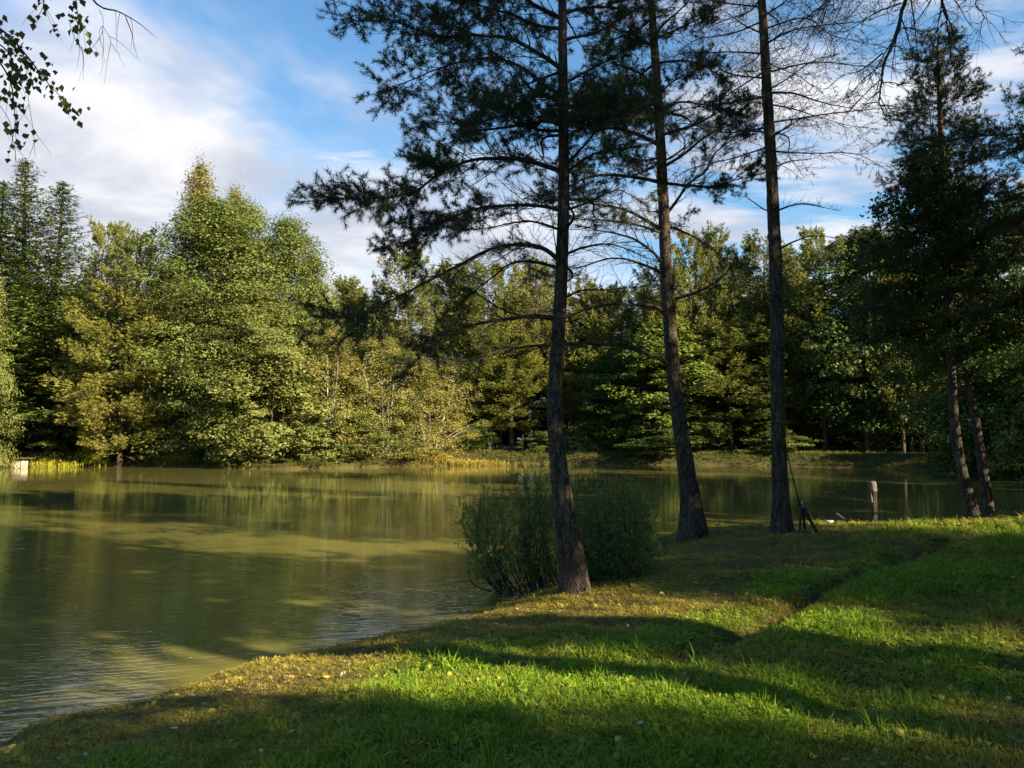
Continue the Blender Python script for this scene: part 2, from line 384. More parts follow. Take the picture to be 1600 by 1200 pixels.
# ------------------------------------------------------------------ water
m_, nb = new_mat('pond_water')
tcn = nb.n('ShaderNodeTexCoord').outputs['Object']
rot = nb.n('ShaderNodeVectorRotate', rotation_type='Z_AXIS'); nb.put(rot.inputs['Vector'], tcn); rot.inputs['Angle'].default_value = D2R(-16)
w1 = nb.noise(nb.vmath('MULTIPLY', rot.outputs[0], (2.6, 11.0, 1)), 1.0, 2.0, 0.45, 0.35)
rot2 = nb.n('ShaderNodeVectorRotate', rotation_type='Z_AXIS'); nb.put(rot2.inputs['Vector'], tcn); rot2.inputs['Angle'].default_value = D2R(24)
w2 = nb.noise(nb.vmath('MULTIPLY', rot2.outputs[0], (4.0, 14.0, 1)), 1.0, 2.0, 0.5, 0.2)
big = nb.noise(tcn, .16, 3, .5)
calm = nb.ramp(big, .38, .62, .45, 1.0)
sp = nb.n('ShaderNodeSeparateXYZ'); nb.put(sp.inputs[0], tcn)
fall = nb.ramp(sp.outputs[1], 5, 26, 1.0, .22)
h = nb.math('MULTIPLY', nb.math('ADD', w1, nb.math('MULTIPLY', w2, .5)), nb.math('MULTIPLY', calm, fall))
bp = nb.n('ShaderNodeBump'); bp.inputs['Distance'].default_value = 0.0092; bp.inputs['Strength'].default_value = 1.0; nb.put(bp.inputs['Height'], h)
wc = nb.mix(nb.ramp(nb.noise(tcn, .35, 4, .55), .3, .7), rgb(.094, .089, .026), rgb(.124, .113, .035))
p = nb.n('ShaderNodeBsdfPrincipled'); nb.put(p.inputs['Base Color'], wc); p.inputs['Roughness'].default_value = .02; p.inputs['IOR'].default_value = 1.333
nb.put(p.inputs['Normal'], bp.outputs[0])
M_WATER = finish(m_, nb, p.outputs[0])
wm = MB(); wm.add([(-90, 0, 0), (50, 0, 0), (50, 75, 0), (-90, 75, 0)], [[0, 1, 2, 3]])
link('water', wm.mesh('water', M_WATER, False), None, 'structure')

# ------------------------------------------------------------------ far tree kinds
def bend_trunk(H, lean, rs, n=12, amp=.02):
    t = np.linspace(0, 1, n); a = rs.uniform(0, 6.28)
    off = lean * t[:, None] * H * np.array((math.cos(a), math.sin(a))) + amp * H * np.stack((np.sin(t * 4 + a) - math.sin(a), np.cos(t * 3 + a) - math.cos(a)), 1) * t[:, None]
    return np.column_stack((off, t * H))
def at_h(tr, z): return np.array([np.interp(z, tr[:, 2], tr[:, 0]), np.interp(z, tr[:, 2], tr[:, 1]), z])

def broadleaf(H, R, base, ncl, per, leaf, seed, prof='oval', droop=.3, csize=.085, stems=1, trunk_r=None, flat=.5):
    rs = np.random.default_rng(seed); wood_ = MB(); crown = MB()
    ph1, ph2 = rs.uniform(0, 6.28, 2)
    tr = bend_trunk(H * .93, .02, rs)
    r0 = trunk_r or H * .011
    trunks = [tr]
    for s_ in range(stems - 1):
        t2 = bend_trunk(H * rs.uniform(.7, .9), rs.uniform(.08, .2), rs); t2[:, :2] += rs.uniform(-.3, .3, 2); trunks.append(t2)
    for t_ in trunks:
        wood_.add(*tube(t_, np.linspace(r0, r0 * .12, len(t_)), 7))
    zt = rs.random(ncl) ** .85 * (1 - base) + base
    def pr(t):
        u = (t - base) / (1 - base)
        if prof == 'oval': return np.sqrt(np.clip(1 - (1.9 * u - .85) ** 2, .04, 1)) * (1 - .12 * u)
        if prof == 'birch': return np.clip(1.25 * (1 - u) ** .75, .06, 1) * np.clip(.45 + 1.6 * u, 0, 1)
        if prof == 'dome': return np.sqrt(np.clip(1 - u ** 1.7, .03, 1))
        return np.clip(1 - u, .05, 1) ** .7
    cents = []
    for q in range(ncl):
        th = rs.uniform(0, 6.283); rad = pr(zt[q]) * R * (rs.random() ** .45) * rs.uniform(.8, 1.1) * (1 + .16 * math.sin(3 * th + ph1) + .17 * math.sin(zt[q] * 19 + th * 2 + ph2))
        t_ = trunks[q % len(trunks)]
        z0 = zt[q] * H
        o = at_h(t_, min(z0, t_[-1, 2]))
        c_ = np.array((o[0] * .7 + rad * math.cos(th), o[1] * .7 + rad * math.sin(th), z0)); cents.append(c_)
        if q % 3 == 0:
            s0 = at_h(t_, max(z0 - rad * rs.uniform(.3, .8), H * base * .6))
            mid = (s0 + c_) / 2 + np.array((0, 0, .12 * rad))
            wood_.add(*tube(smooth_path([s0, mid, c_], 5), np.linspace(r0 * .32, r0 * .05, 5), 4))
    cents = np.array(cents)
    cs = H * csize * rs.uniform(.4, 1.35, ncl)
    C = np.repeat(cents, per, 0); S_ = np.repeat(cs, per)[:, None]
    u = rdir(ncl * per, rs) * (rs.random((ncl * per, 1)) ** .42); u[:, 2] *= flat
    out = unit(cents - np.array((0, 0, H * (base + (1 - base) * .35)))); out_ = np.repeat(out, per, 0)
    pos = C + u * S_; pos[:, 2] -= droop * (u[:, 0] ** 2 + u[:, 1] ** 2) * S_[:, 0]
    pos += out_ * S_ * .3 * rs.random((ncl * per, 1))
    N = unit(unit(u) * .5 + out_ * .45 + np.array((0, 0, .55)) + .75 * rdir(ncl * per, rs))
    tint = np.clip(np.repeat(rs.random(ncl), per) * .55 + rs.random(ncl * per) * .45, 0, 1)
    leaf_tris(crown, pos, N, leaf * rs.uniform(.7, 1.35, ncl * per), .8, rs, tint)
    return wood_, crown

def spruce(H, R, base, seed, leaf=.26):
    rs = np.random.default_rng(seed); wood_ = MB(); crown = MB()
    tr = bend_trunk(H, .01, rs, amp=.004); wood_.add(*tube(tr, np.linspace(H * .011, .02, len(tr)), 7))
    z = H * base; Cs = []; As = []; Ts = []
    while z < H * .985:
        u = z / H; L = R * (1 - u) ** .72 * rs.uniform(.7, 1.15) + .05
        nb_ = int(6 + 4 * (1 - u)); a0 = rs.uniform(0, 6.28)
        for k in range(nb_):
            a = a0 + k * 6.283 / nb_ + rs.uniform(-.25, .25); l = L * rs.uniform(.7, 1.15)
            o = at_h(tr, z); ns = 7; t = np.linspace(0, 1, ns)
            up = .35 * u + .05
            zz_ = z + l * (up * t - .55 * (1 - u) * t ** 1.3 + .28 * t ** 3)
            pth = np.column_stack((o[0] + np.cos(a) * l * t, o[1] + np.sin(a) * l * t, zz_))
            if rs.random() < .5: wood_.add(*tube(pth[:5], np.linspace(.035, .012, 5), 3))
            m = int(8 + l * 15)
            tt = rs.random(m) ** .75
            c_ = np.column_stack([np.interp(tt, t, pth[:, q]) for q in range(3)])
            side = np.array((-np.sin(a), np.cos(a), 0)); w = (rs.random(m) - .5) * 2 * l * .26 * (1 - .6 * tt)
            c_ = c_ + side * w[:, None]; c_[:, 2] -= np.abs(w) * .35 + rs.random(m) * .22 * (1 - u)
            Cs.append(c_); dd = np.array((np.cos(a), np.sin(a), -.15)) + side * np.sign(w)[:, None] * .7
            As.append(unit(dd)); Ts.append(np.clip(.25 + .7 * tt * rs.random() + .2 * rs.random(m), 0, 1))
        z += H * .021 * (1.2 - .5 * u) * rs.uniform(.8, 1.2)
    C = np.concatenate(Cs); A = np.concatenate(As); T = np.concatenate(Ts)
    for rep in range(2):
        n = len(C); N = unit(np.array((0, 0, 1.)) + .8 * rdir(n, rs))
        leaf_tris(crown, C + rs.normal(size=C.shape) * .06, N, leaf * rs.uniform(.7, 1.3, n) * (1.1 - .6 * C[:, 2] / H), .36, rs, T, A)
    return wood_, crown

def pine_far(H, R, base, seed, whorl=.040, nlimb=6, leaf=.22, tufts=24, updir=.5):
    rs = np.random.default_rng(seed); wood_ = MB(); crown = MB()
    tr = bend_trunk(H, .015, rs, amp=.008); wood_.add(*tube(tr, np.linspace(H * .0115, .03, len(tr)), 7))
    z = H * base; Cs = []; As = []; Ts = []
    while z < H * .99:
        u = (z / H - base) / (1 - base); L = R * math.sqrt(max(.02, 1 - max(0, (u - .25) / .78) ** 1.7)) * (.65 + .35 * min(1, u * 4))
        for k in range(nlimb + rs.integers(-1, 2)):
            a = rs.uniform(0, 6.283); l = max(.35, L * rs.uniform(.55, 1.15)); o = at_h(tr, z + rs.uniform(-.5, .5))
            el = .05 + .55 * u + rs.uniform(-.12, .16)
            t = np.linspace(0, 1, 6)
            pth = np.column_stack((o[0] + np.cos(a) * l * t, o[1] + np.sin(a) * l * t, o[2] + l * (el * t - .25 * t * (1 - u) + .22 * t ** 2.5)))
            wood_.add(*tube(pth, np.linspace(.05 * (1.1 - u), .012, 6), 3))
            m = int(tufts * (l * .85 + .6))
            tt = .3 + .7 * rs.random(m) ** .7
            c_ = np.column_stack([np.interp(tt, t, pth[:, q]) for q in range(3)])
            side = np.array((-np.sin(a), np.cos(a), 0)); w = rs.normal(size=m) * l * .16 * (1.2 - tt)
            c_ = c_ + side * w[:, None]; c_[:, 2] += rs.uniform(-.15, .42, m) * (l ** .5)
            Cs.append(c_); As.append(unit(np.array((np.cos(a), np.sin(a), updir)) * 1.0 + side * np.sign(w)[:, None] * .5 + .3 * rdir(m, rs)))
            Ts.append(np.clip(rs.random() * .5 + rs.random(m) * .5, 0, 1))
        z += H * whorl * rs.uniform(.7, 1.25)
    C = np.concatenate(Cs); A = np.concatenate(As); T = np.concatenate(Ts)
    needles(crown, C, A, 6, leaf, .036, rs, .16, .75, 0, T)
    return wood_, crown

KINDS = {}
def reg(kind, gen, fol, bark):
    KINDS.setdefault(kind, [])
    w, c_ = gen
    wm_ = w.mesh(kind + '_trunk', bark); cm_ = c_.mesh(kind + '_crown', fol, False)
    H = float(np.concatenate(c_.V)[:, 2].max()); V = np.concatenate(c_.V); Rr = float(np.percentile(np.hypot(V[:, 0], V[:, 1]), 97))
    KINDS[kind].append((wm_, cm_, H, Rr))
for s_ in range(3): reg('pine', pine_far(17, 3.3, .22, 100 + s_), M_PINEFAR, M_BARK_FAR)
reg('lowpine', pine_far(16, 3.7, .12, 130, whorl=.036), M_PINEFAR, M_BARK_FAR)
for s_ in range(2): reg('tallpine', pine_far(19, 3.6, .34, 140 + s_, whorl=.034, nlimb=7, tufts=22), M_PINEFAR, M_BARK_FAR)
for s_ in range(2): reg('spruce', spruce(19, 3.6, .07, 200 + s_), M_SPRUCE, M_BARK_FAR)
reg('alder', broadleaf(17, 4.6, .04, 400, 165, .125, 300, 'oval', flat=.45, csize=.074), M_ALDER, M_ALDERBARK)
reg('alder', broadleaf(15, 3.8, .04, 320, 150, .125, 301, 'dome', flat=.42, csize=.075), M_ALDER, M_ALDERBARK)
reg('birch', broadleaf(18, 2.6, .10, 320, 110, .105, 310, 'birch', droop=.9, csize=.055, flat=.9), M_BIRCH, M_BIRCHBARK)
reg('youngbirch', broadleaf(9, 3.0, .03, 260, 110, .10, 320, 'dome', droop=.5, csize=.08, stems=4, trunk_r=.07, flat=.6), M_BIRCH, M_BIRCHBARK)
reg('maple', broadleaf(12, 3.0, .07, 240, 85, .20, 330, 'oval', csize=.08, flat=.4), M_MAPLE, M_ALDERBARK)
reg('bush', broadleaf(4.5, 2.4, .02, 130, 80, .13, 340, 'dome', csize=.13, stems=5, trunk_r=.05, flat=.5), M_ALDER, M_ALDERBARK)
reg('bush', broadleaf(6, 2.3, .02, 150, 80, .13, 341, 'dome', csize=.11, stems=4, trunk_r=.05, flat=.5), M_ALDER, M_ALDERBARK)
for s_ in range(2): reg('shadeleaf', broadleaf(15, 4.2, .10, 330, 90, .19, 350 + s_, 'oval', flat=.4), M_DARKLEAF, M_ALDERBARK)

NM = {'pine': 'pine_tree', 'lowpine': 'pine_tree', 'tallpine': 'pine_tree', 'spruce': 'spruce_tree', 'alder': 'alder_tree', 'birch': 'birch_tree',
      'youngbirch': 'birch_tree', 'maple': 'maple_tree', 'bush': 'bush', 'shadeleaf': 'broadleaf_tree'}
CATN = {'pine_tree': 'pine tree', 'spruce_tree': 'spruce tree', 'alder_tree': 'alder tree', 'birch_tree': 'birch tree', 'maple_tree': 'maple tree', 'bush': 'bush', 'broadleaf_tree': 'tree'}
def plant(kind, x, y, height, label, group=None, width=None, var=None, rz=None):
    vs = KINDS[kind]; w, c_, H, Rr = vs[(var if var is not None else random.randrange(len(vs))) % len(vs)]
    s = height / H; sx = s if width is None else (width / 2) / Rr
    nm = NM[kind]
    t = empty(nm, (x, y, gz(x, y) - .05), label, CATN[nm], group, rz if rz is not None else random.uniform(0, 6.28))
    t.scale = (sx, sx, s)
    link('trunk', w, t); link('crown', c_, t)['kind'] = 'stuff'
    return t
def far_tree(kind, px, Y, top, label, wpx=None, var=None, rz=None, group=None):
    p_ = P(px, top, Y); x = p_[0]
    return plant(kind, x, Y, p_[2] - gz(x, Y) + .05, label, group, None if wpx is None else wpx / FPX * Y, var, rz)

FAR = [
 ('alder', -22, 54, 392, 'yellow green leafy tree cut off by the left edge of the photo', 118, 1),
 ('spruce', 4, 64, 282, 'dark spruce top at the very left edge, leftmost of the spruces', 210, 0),
 ('spruce', 50, 63, 250, 'tallest bare tipped spruce, between the leftmost spruce and the brighter one', 230, 1),
 ('spruce', 97, 60, 284, 'sunlit green spruce, rightmost of the three spruces on the left', 230, 0),
 ('tallpine', 172, 66, 336, 'dark pine standing in the gap between the spruces and the tall birch', 90, 0),
 ('tallpine', 216, 64, 350, 'broad dull green pine just left of the big leafy tree', 110, 1),
 ('lowpine', 197, 56.5, 430, 'yellowing pine with sunlit drooping arms reaching left above the left bank', 190, 0),
 ('birch', 320, 61, 235, 'tallest birch with a pale yellow pointed top above the leafy trees', 125, 0),
 ('birch', 362, 60, 272, 'second pale birch tip just right of the tallest birch', 100, 0),
 ('alder', 336, 58, 300, 'huge round sunlit leafy tree filling the left part of far shore', 265, 0),
 ('alder', 446, 58.5, 328, 'rounded leafy tree forming right shoulder of the big leafy clump', 200, 1),
 ('alder', 392, 59.5, 300, 'leafy tree top between the second birch tip and the rounded right shoulder', 190, 0),
 ('alder', 268, 58.5, 395, 'shaded leafy tree under the left side of the tallest birch', 150, 1),
 ('alder', 400, 55.5, 430, 'mid height leafy tree in front of the big leafy clump', 210, 0),
 ('alder', 492, 60, 392, 'dull green leafy tree beside the sky gap right of the big clump', 110, 1),
 ('bush', 428, 54, 540, 'bright green leafy bush hanging over the water below the leafy clump', 190, 1),
 ('bush', 372, 54.6, 600, 'grey green low bush at the water left of the bright hanging bush', 110, 0),
 ('youngbirch', 520, 56.4, 505, 'green young multi stemmed tree right of the bright hanging bush', 150, 0),
 ('youngbirch', 600, 57.6, 520, 'sunlit young birch with thin pale stems in the middle of far shore', 170, 0),
 ('youngbirch', 672, 59.2, 560, 'yellow sunlit young birch leaning over the golden grass bank', 160, 0),
 ('bush', 560, 56.6, 640, 'low sunlit leafy bush at the foot of the young birches', 130, 1),
 ('bush', 480, 54.8, 640, 'low green bush on the muddy bank below the young tree', 120, 0),
 ('pine', 548, 70, 428, 'thin grey green pine top in the gap right of the leafy clump', 90, 0),
 ('tallpine', 640, 66, 380, 'tall sunlit pine behind the young birches, below the longest pine limb', 120, 0),
 ('tallpine', 705, 69, 398, 'sunlit pine seen through the needle sprays left of the first trunk', 110, 1),
 ('tallpine', 765, 67, 402, 'rusty tinted pine just left of the nearest pine trunk', 120, 0),
 ('tallpine', 835, 69, 396, 'pine crown directly behind the nearest pine trunk', 120, 1),
 ('pine', 905, 70, 428, 'yellow green pine just right of the nearest trunk', 110, 1),
 ('pine', 948, 69, 436, 'low pine top in the sky gap between the two leaning trunks', 100, 2),
 ('pine', 990, 71, 445, 'shorter pine left of the second trunk behind the maple', 100, 0),
 ('tallpine', 1035, 67, 404, 'pine crown directly behind the second leaning trunk', 120, 1),
 ('pine', 1076, 65, 350, 'left one of the twin pointed pine tops right of the second trunk', 100, 1),
 ('pine', 1114, 65, 348, 'right one of the twin pointed pine tops right of the second trunk', 100, 2),
 ('pine', 1150, 68, 396, 'lower pine between the twin tops and the third trunk', 105, 0),
 ('tallpine', 1190, 66, 362, 'golden topped pine just left of the third trunk', 130, 0),
 ('pine', 1243, 66, 378, 'pine just right of the third trunk', 110, 2),
 ('pine', 1280, 62, 346, 'twin tipped sunlit pine under the bare twig right of the third trunk', 130, 1),
 ('maple', 1028, 63, 492, 'bright yellow green maple glowing behind the second trunk', 170, 0),
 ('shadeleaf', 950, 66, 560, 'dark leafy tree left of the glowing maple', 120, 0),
 ('lowpine', 1140, 63, 500, 'shaded pine with long flat arms right of the glowing maple', 190, 0),
 ('bush', 1040, 62, 668, 'low spreading bush over the water under the maple', 170, 0),
 ('bush', 845, 65.4, 672, 'small lit sapling on the bank behind the nearest trunk', 70, 1),
 ('bush', 905, 65.4, 660, 'thin stemmed bush in the dark between first trunk and maple', 60, 1),
 ('pine', 800, 67, 520, 'shaded lower pine with sunlit arms left of the first trunk', 150, 1),
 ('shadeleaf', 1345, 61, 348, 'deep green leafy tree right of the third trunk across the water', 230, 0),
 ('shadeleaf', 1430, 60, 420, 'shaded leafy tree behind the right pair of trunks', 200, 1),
 ('pine', 1400, 58, 350, 'sunlit pine tip above the deep green leafy tree', 100, 0),
 ('lowpine', 1520, 46, 345, 'dark bushy pine right of the slim lakeside pine', 230, 0),
 ('lowpine', 1600, 42, 280, 'sunlit topped pine cut by the right edge', 230, 0),
 ('shadeleaf', 1570, 41, 470, 'shaded leafy tree low at the right edge', 260, 0),
 ('bush', 1610, 39, 585, 'bluish green bush at right edge above the end of the pond', 150, 0),
 ('bush', 1210, 60.5, 668, 'dark bush on the far bank behind the third trunk', 110, 0),
 ('pine', 1205, 64.5, 470, 'shaded pine behind the lower half of the third trunk', 150, 1),
]
for i_, f in enumerate(FAR):
    far_tree(f[0], f[1], f[2], f[3], f[4], f[5], f[6], rz=(i_ * 2.399) % 6.28)

# the wood behind: individuals that nothing tells apart
rw = random.Random(4)
def wood(n, xr, yr, hr, kinds, label, group, cond=None, wr=(.95, 1.3)):
    pts = []; tries = 0
    while len(pts) < n and tries < 9000:
        tries += 1
        x = rw.uniform(*xr); y = rw.uniform(*yr)
        if any((x - a) ** 2 + (y - c_) ** 2 < 7.5 for a, c_ in pts): continue
        if lake_sd([x], [y])[0] < 3.5: continue
        if cond and not cond(x, y): continue
        pts.append((x, y)); k = rw.choice(kinds); h_ = rw.uniform(*hr)
        Hh = KINDS[k][0][2]; plant(k, x, y, h_, label, group, KINDS[k][0][3] * 2 * h_ / Hh * rw.uniform(*wr), rw.randrange(3), rw.uniform(0, 6.28))
    return pts
wood(62, (-62, 36), (68, 84), (13, 17.5), ['pine', 'tallpine', 'spruce', 'tallpine', 'lowpine'], 'tree of the dark wood behind the front row on the far bank', 'trees of the wood behind the far bank')
wood(44, (-90, 60), (84, 104), (15, 18.5), ['lowpine', 'spruce', 'spruce'], 'tree of the dark wood behind the front row on the far bank', 'trees of the wood behind the far bank')
wood(20, (-100, -44), (50, 84), (14, 18), ['spruce', 'alder', 'lowpine'], 'tree of the wood beyond the left edge of the pond', 'trees of the wood left of the pond')
wood(40, (28, 75), (22, 84), (12, 15.5), ['lowpine', 'spruce', 'shadeleaf', 'tallpine'], 'tall tree of the shaded wood on the right bank', 'trees of the wood on the right bank', lambda x, y: y > x * .55 - 2 and x / y > .50 and not (x < 44 and abs((y - 62) + .6 * (x - 12)) < 5.5))
wood(44, (26, 120), (60, 112), (13, 17), ['spruce', 'lowpine', 'spruce'], 'tree of the dark wood behind the front row on the far bank', 'trees of the wood behind the far bank')
wood(46, (-125, 120), (106, 122), (9, 14), ['spruce'], 'tree of the dark wood behind the front row on the far bank', 'trees of the wood behind the far bank', None, (1.2, 1.5))
# undergrowth in the dark between the trunks
rw.seed(9)
for k in range(70):
    x = rw.uniform(-50, 26) if k < 46 else rw.uniform(24, 52); y = rw.uniform(66, 76)
    plant('bush' if k % 3 else 'shadeleaf', x, y, rw.uniform(3, 6), 'low bush in the dark undergrowth behind the far bank', 'undergrowth bushes behind the far bank', rw.uniform(3.5, 6), k, rw.uniform(0, 6))
# wood to the right of and behind the viewer, outside the picture; it throws the dappled shade
SHADE = [  # kind, variant, x, y, height, turn
 ('tallpine', 1, 10.9, -4.7, 22, 4.53),
 ('tallpine', 1, 34.6, -17.4, 22, 4.91),
 ('shadeleaf', 0, 16.4, -10.0, 18, 3.02),
 ('tallpine', 0, 8.7, 1.0, 23, 4.18),
 ('alder', 1, 29.8, 15.1, 17, 5.98),
 ('tallpine', 0, 42.3, 22.4, 23, 2.29),
 ('spruce', 0, 17.3, 16.0, 22, 3.24),
 ('pine', 0, 34.9, 22.3, 21, 2.53),
 ('tallpine', 0, 11.3, 1.5, 23, 4.77),
 ('tallpine', 0, 24.1, 24.0, 23, 1.7),
 ('alder', 1, 28.5, -13.2, 17, 0.1),
 ('tallpine', 1, 17.1, 7.2, 22, 0.97),
 ('alder', 1, 31.2, -2.1, 17, 2.04),
 ('shadeleaf', 0, 22.1, -0.3, 14, 3.91),
 ('pine', 0, 22.9, 14.7, 13, 2.54),
 ('shadeleaf', 0, 29.1, 22.4, 18, 2.66),
 ('tallpine', 0, 34.8, 11.0, 20, 5.04),
 ('tallpine', 0, 12.6, 12.6, 16, 4.07),
 ('birch', 0, 23.0, -6.1, 15, 4.96),
 ('alder', 1, 32.0, -12.6, 17, 1.59),
 ('shadeleaf', 0, 36.2, 14.1, 14, 6.03),
 ('birch', 0, 31.2, -7.4, 19, 2.83),
]
for k, v_, x, y, h_, rz_ in SHADE:
    plant(k, x, y, h_, 'tall tree of the near wood right of the grass track, casting its shade', 'trees of the near wood beside the track', None, v_, rz_)

# ------------------------------------------------------------------ foreground pines
def trunk_mesh(path, rad, sides=30, step=.045, seed=0, relief=.10, flare=.35, flare_h=.5):
    L = np.linalg.norm(np.diff(path, axis=0), axis=1).sum(); n = max(12, int(L / step))
    p_ = smooth_path(path, n); s_ = np.linspace(0, 1, len(rad)); r = np.interp(np.linspace(0, 1, n), s_, rad)
    zrel = p_[:, 2] - p_[0, 2]
    V, F_ = tube(p_, r, sides)
    V = V.reshape(n, sides, 3); ctr = p_[:, None, :]
    th = np.arange(sides)[None, :] / sides; zc = np.linspace(0, L, n)[:, None]
    # vertical plates separated by cracks (tileable round the trunk by mirroring the angle)
    a = np.abs(((th * 2) % 2) - 1)
    nz = fbm(a * 9 + 0 * zc, zc * 3.2 + 0 * th, seed, 3); rid = 1 - np.abs(2 * nz - 1)
    nz2 = fbm(a * 22 + 0 * zc, zc * 14 + 0 * th, seed + 5, 2)
    disp = relief * (1.0 - 1.6 * rid ** 3) * .5 + relief * .5 * (nz2 - .5)
    fl = flare * np.exp(-zrel[:, None] / flare_h) * (.55 + .8 * np.maximum(0, np.sin(th * 2 * math.pi * 4 + seed)) ** 2)
    V = ctr + (V - ctr) * (1 + disp + fl)[:, :, None]
    return V.reshape(-1, 3), F_, p_, r

class Tree:
    """a foreground tree: trunk, every limb a part, the limb's needles or leaves its sub-part"""
    def __init__(s, name, base, label, cat, seed, bark=None, twig=None, fol=None):
        s.rs = np.random.default_rng(seed); s.base = np.asarray(base, float); s.root = empty(name, tuple(base), label, cat)
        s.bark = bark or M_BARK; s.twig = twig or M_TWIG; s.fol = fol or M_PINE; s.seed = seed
    def trunk(s, path, rad, **kw):
        path = np.asarray(path) - s.base
        V, F_, s.p, s.r = trunk_mesh(path, rad, seed=s.seed, **kw); mb = MB(); mb.add(V, F_)
        link('trunk', mb.mesh('trunk', s.bark), s.root)
    def at(s, z): return np.array([np.interp(z, s.p[:, 2], s.p[:, q]) for q in range(3)])
    def rat(s, z): return float(np.interp(z, s.p[:, 2], s.r))
    def limb(s, path, r0, fstart=.45, sec=14, seclen=.9, ter=7, fol=1.0, curl=.5, tn=52, tl=.078, tw=.0028, droop=0.0, rel=True, bare=True, mode='needle', leafsize=.07, plane=.35):
        rs = s.rs; pth = np.asarray(path, float) - (s.base if rel else 0)
        L = np.linalg.norm(np.diff(pth, axis=0), axis=1).sum(); n = max(8, int(L / .12)); m_p = smooth_path(pth, n)
        wob = np.cumsum(rs.normal(size=(n, 3)) * .010, 0); wob -= np.linspace(0, 1, n)[:, None] * 0; m_p = m_p + wob * np.linspace(0, 1, n)[:, None]
        mb = MB(); fb = MB(); tt = np.linspace(0, 1, n)
        mb.add(*tube(m_p, r0 * (1 - .86 * tt ** .8), 7))
        tan = unit(np.gradient(m_p, axis=0)); tips_p = []; tips_a = []
        for k in range(sec):
            u = (k + rs.uniform(.1, .9)) / sec * .93 + .05; i0 = min(n - 1, int(u * (n - 1))); o = m_p[i0]; ta = tan[i0]
            side = unit(np.cross(ta, (0, 0, 1.0))) * (1 if (k % 2) else -1)
            l = seclen * (L / 2.6) * rs.uniform(.45, 1.15) * (1 - .55 * abs(u - .45) / .55) ; l = max(l, .15)
            dirv = unit(ta * rs.uniform(.35, .9) + side * rs.uniform(.4, 1.0) + np.array((0, 0, rs.uniform(-plane, plane * 1.1))))
            m2 = max(4, int(l / .11) + 2); t2 = np.linspace(0, 1, m2)[:, None]
            q = o + dirv * l * t2 + (ta * curl * .35 + np.array((0, 0, rs.uniform(-.25, .35) - droop))) * l * t2 ** 2 + np.cumsum(rs.normal(size=(m2, 3)) * .012, 0) * t2
            mb.add(*tube(q, max(.0035, r0 * .30 * (1 - .4 * u)) * (1 - .75 * t2[:, 0]), 4))
            qt = unit(np.gradient(q, axis=0))
            leafy = u > fstart or rs.random() < .12 * fol
            nt_ = max(2, int(ter * l / .5 * rs.uniform(.7, 1.2)))
            for j in range(nt_):
                v = (j + rs.random()) / nt_ * .85 + .15; i1 = min(m2 - 1, int(v * (m2 - 1))); o2 = q[i1]
                l3 = rs.uniform(.10, .34) * (1.2 - .5 * v) * (.7 + .3 * seclen)
                sd = unit(qt[i1] * rs.uniform(.4, 1) + rdir(1, rs)[0] * .8 + np.array((0, 0, .15 - droop)))
                t3 = np.linspace(0, 1, 4)[:, None]; q3 = o2 + sd * l3 * t3 + (qt[i1] * .3 + np.array((0, 0, rs.uniform(-.1, .45) - droop))) * l3 * t3 ** 2
                mb.add(*tube(q3, [.0035, .003, .0025, .0015], 3))
                if leafy and rs.random() < fol * (.45 + .8 * v):
                    tips_p.append(q3[2]); tips_a.append(unit(q3[3] - q3[2] + 1e-4))
                    tips_p.append(q3[1]); tips_a.append(unit(q3[2] - q3[1] + .3 * rdir(1, rs)[0])); tips_p.append(q3[3]); tips_a.append(unit(q3[3] - q3[2] + .5 * rdir(1, rs)[0]))
                elif bare and rs.random() < .8:
                    o4 = q3[rs.integers(1, 3)]; d4 = unit(sd + rdir(1, rs)[0]); mb.add(*tube(o4 + d4 * np.linspace(0, rs.uniform(.05, .16), 3)[:, None], [.0025, .002, .001], 3))
            if leafy and fol > 0: tips_p.append(q[-1]); tips_a.append(qt[-1])
        if fol > 0:
            for e in range(3):
                i0 = n - 1 - e * max(1, n // 14); tips_p.append(m_p[i0]); tips_a.append(tan[i0])
        lb = link('branch', mb.mesh('branch', s.twig), s.root)
        if tips_p and fol > 0:
            TP = np.array(tips_p); TA = np.array(tips_a)
            if mode == 'needle':
                needles(fb, TP, TA, tn, tl, tw, rs, .13, .75)
                nm = 'needles'
            else:
                kk = tn; C = np.repeat(TP, kk, 0) + rs.normal(size=(len(TP) * kk, 3)) * .09
                leaf_quads(fb, C, unit(rdir(len(C), rs) + np.array((0, 0, .5))), leafsize * rs.uniform(.7, 1.2, len(C)), .72, rs, rs.random(len(C)))
                nm = 'leaves'
            f_ = link(nm, fb.mesh(nm, s.fol, False), lb); f_['kind'] = 'stuff'
        return lb
    def auto(s, z, ang, length, rise=.1, sag=.15, r0=.03, **kw):
        """limb leaving the trunk at height z (local), towards angle ang"""
        o = s.at(z); c_, sn = math.cos(ang), math.sin(ang); rs = s.rs
        pts = [o]
        for t in (.3, .65, 1.0):
            l = length * t
            pts.append(o + np.array((c_ * l, sn * l, rise * l - sag * l * t + rs.uniform(-.04, .04) * length)) + np.array((-sn, c_, 0)) * rs.uniform(-.12, .12) * length)
        return s.limb(pts, r0, rel=False, **kw)

def seg(trunk_px, pts, Y, dy):
    """limb path from photo pixels; depth drifts by dy from the trunk to the tip"""
    n = len(pts); return [P(x, y, Y + dy * k / (n - 1)) for k, (x, y) in enumerate(pts)]

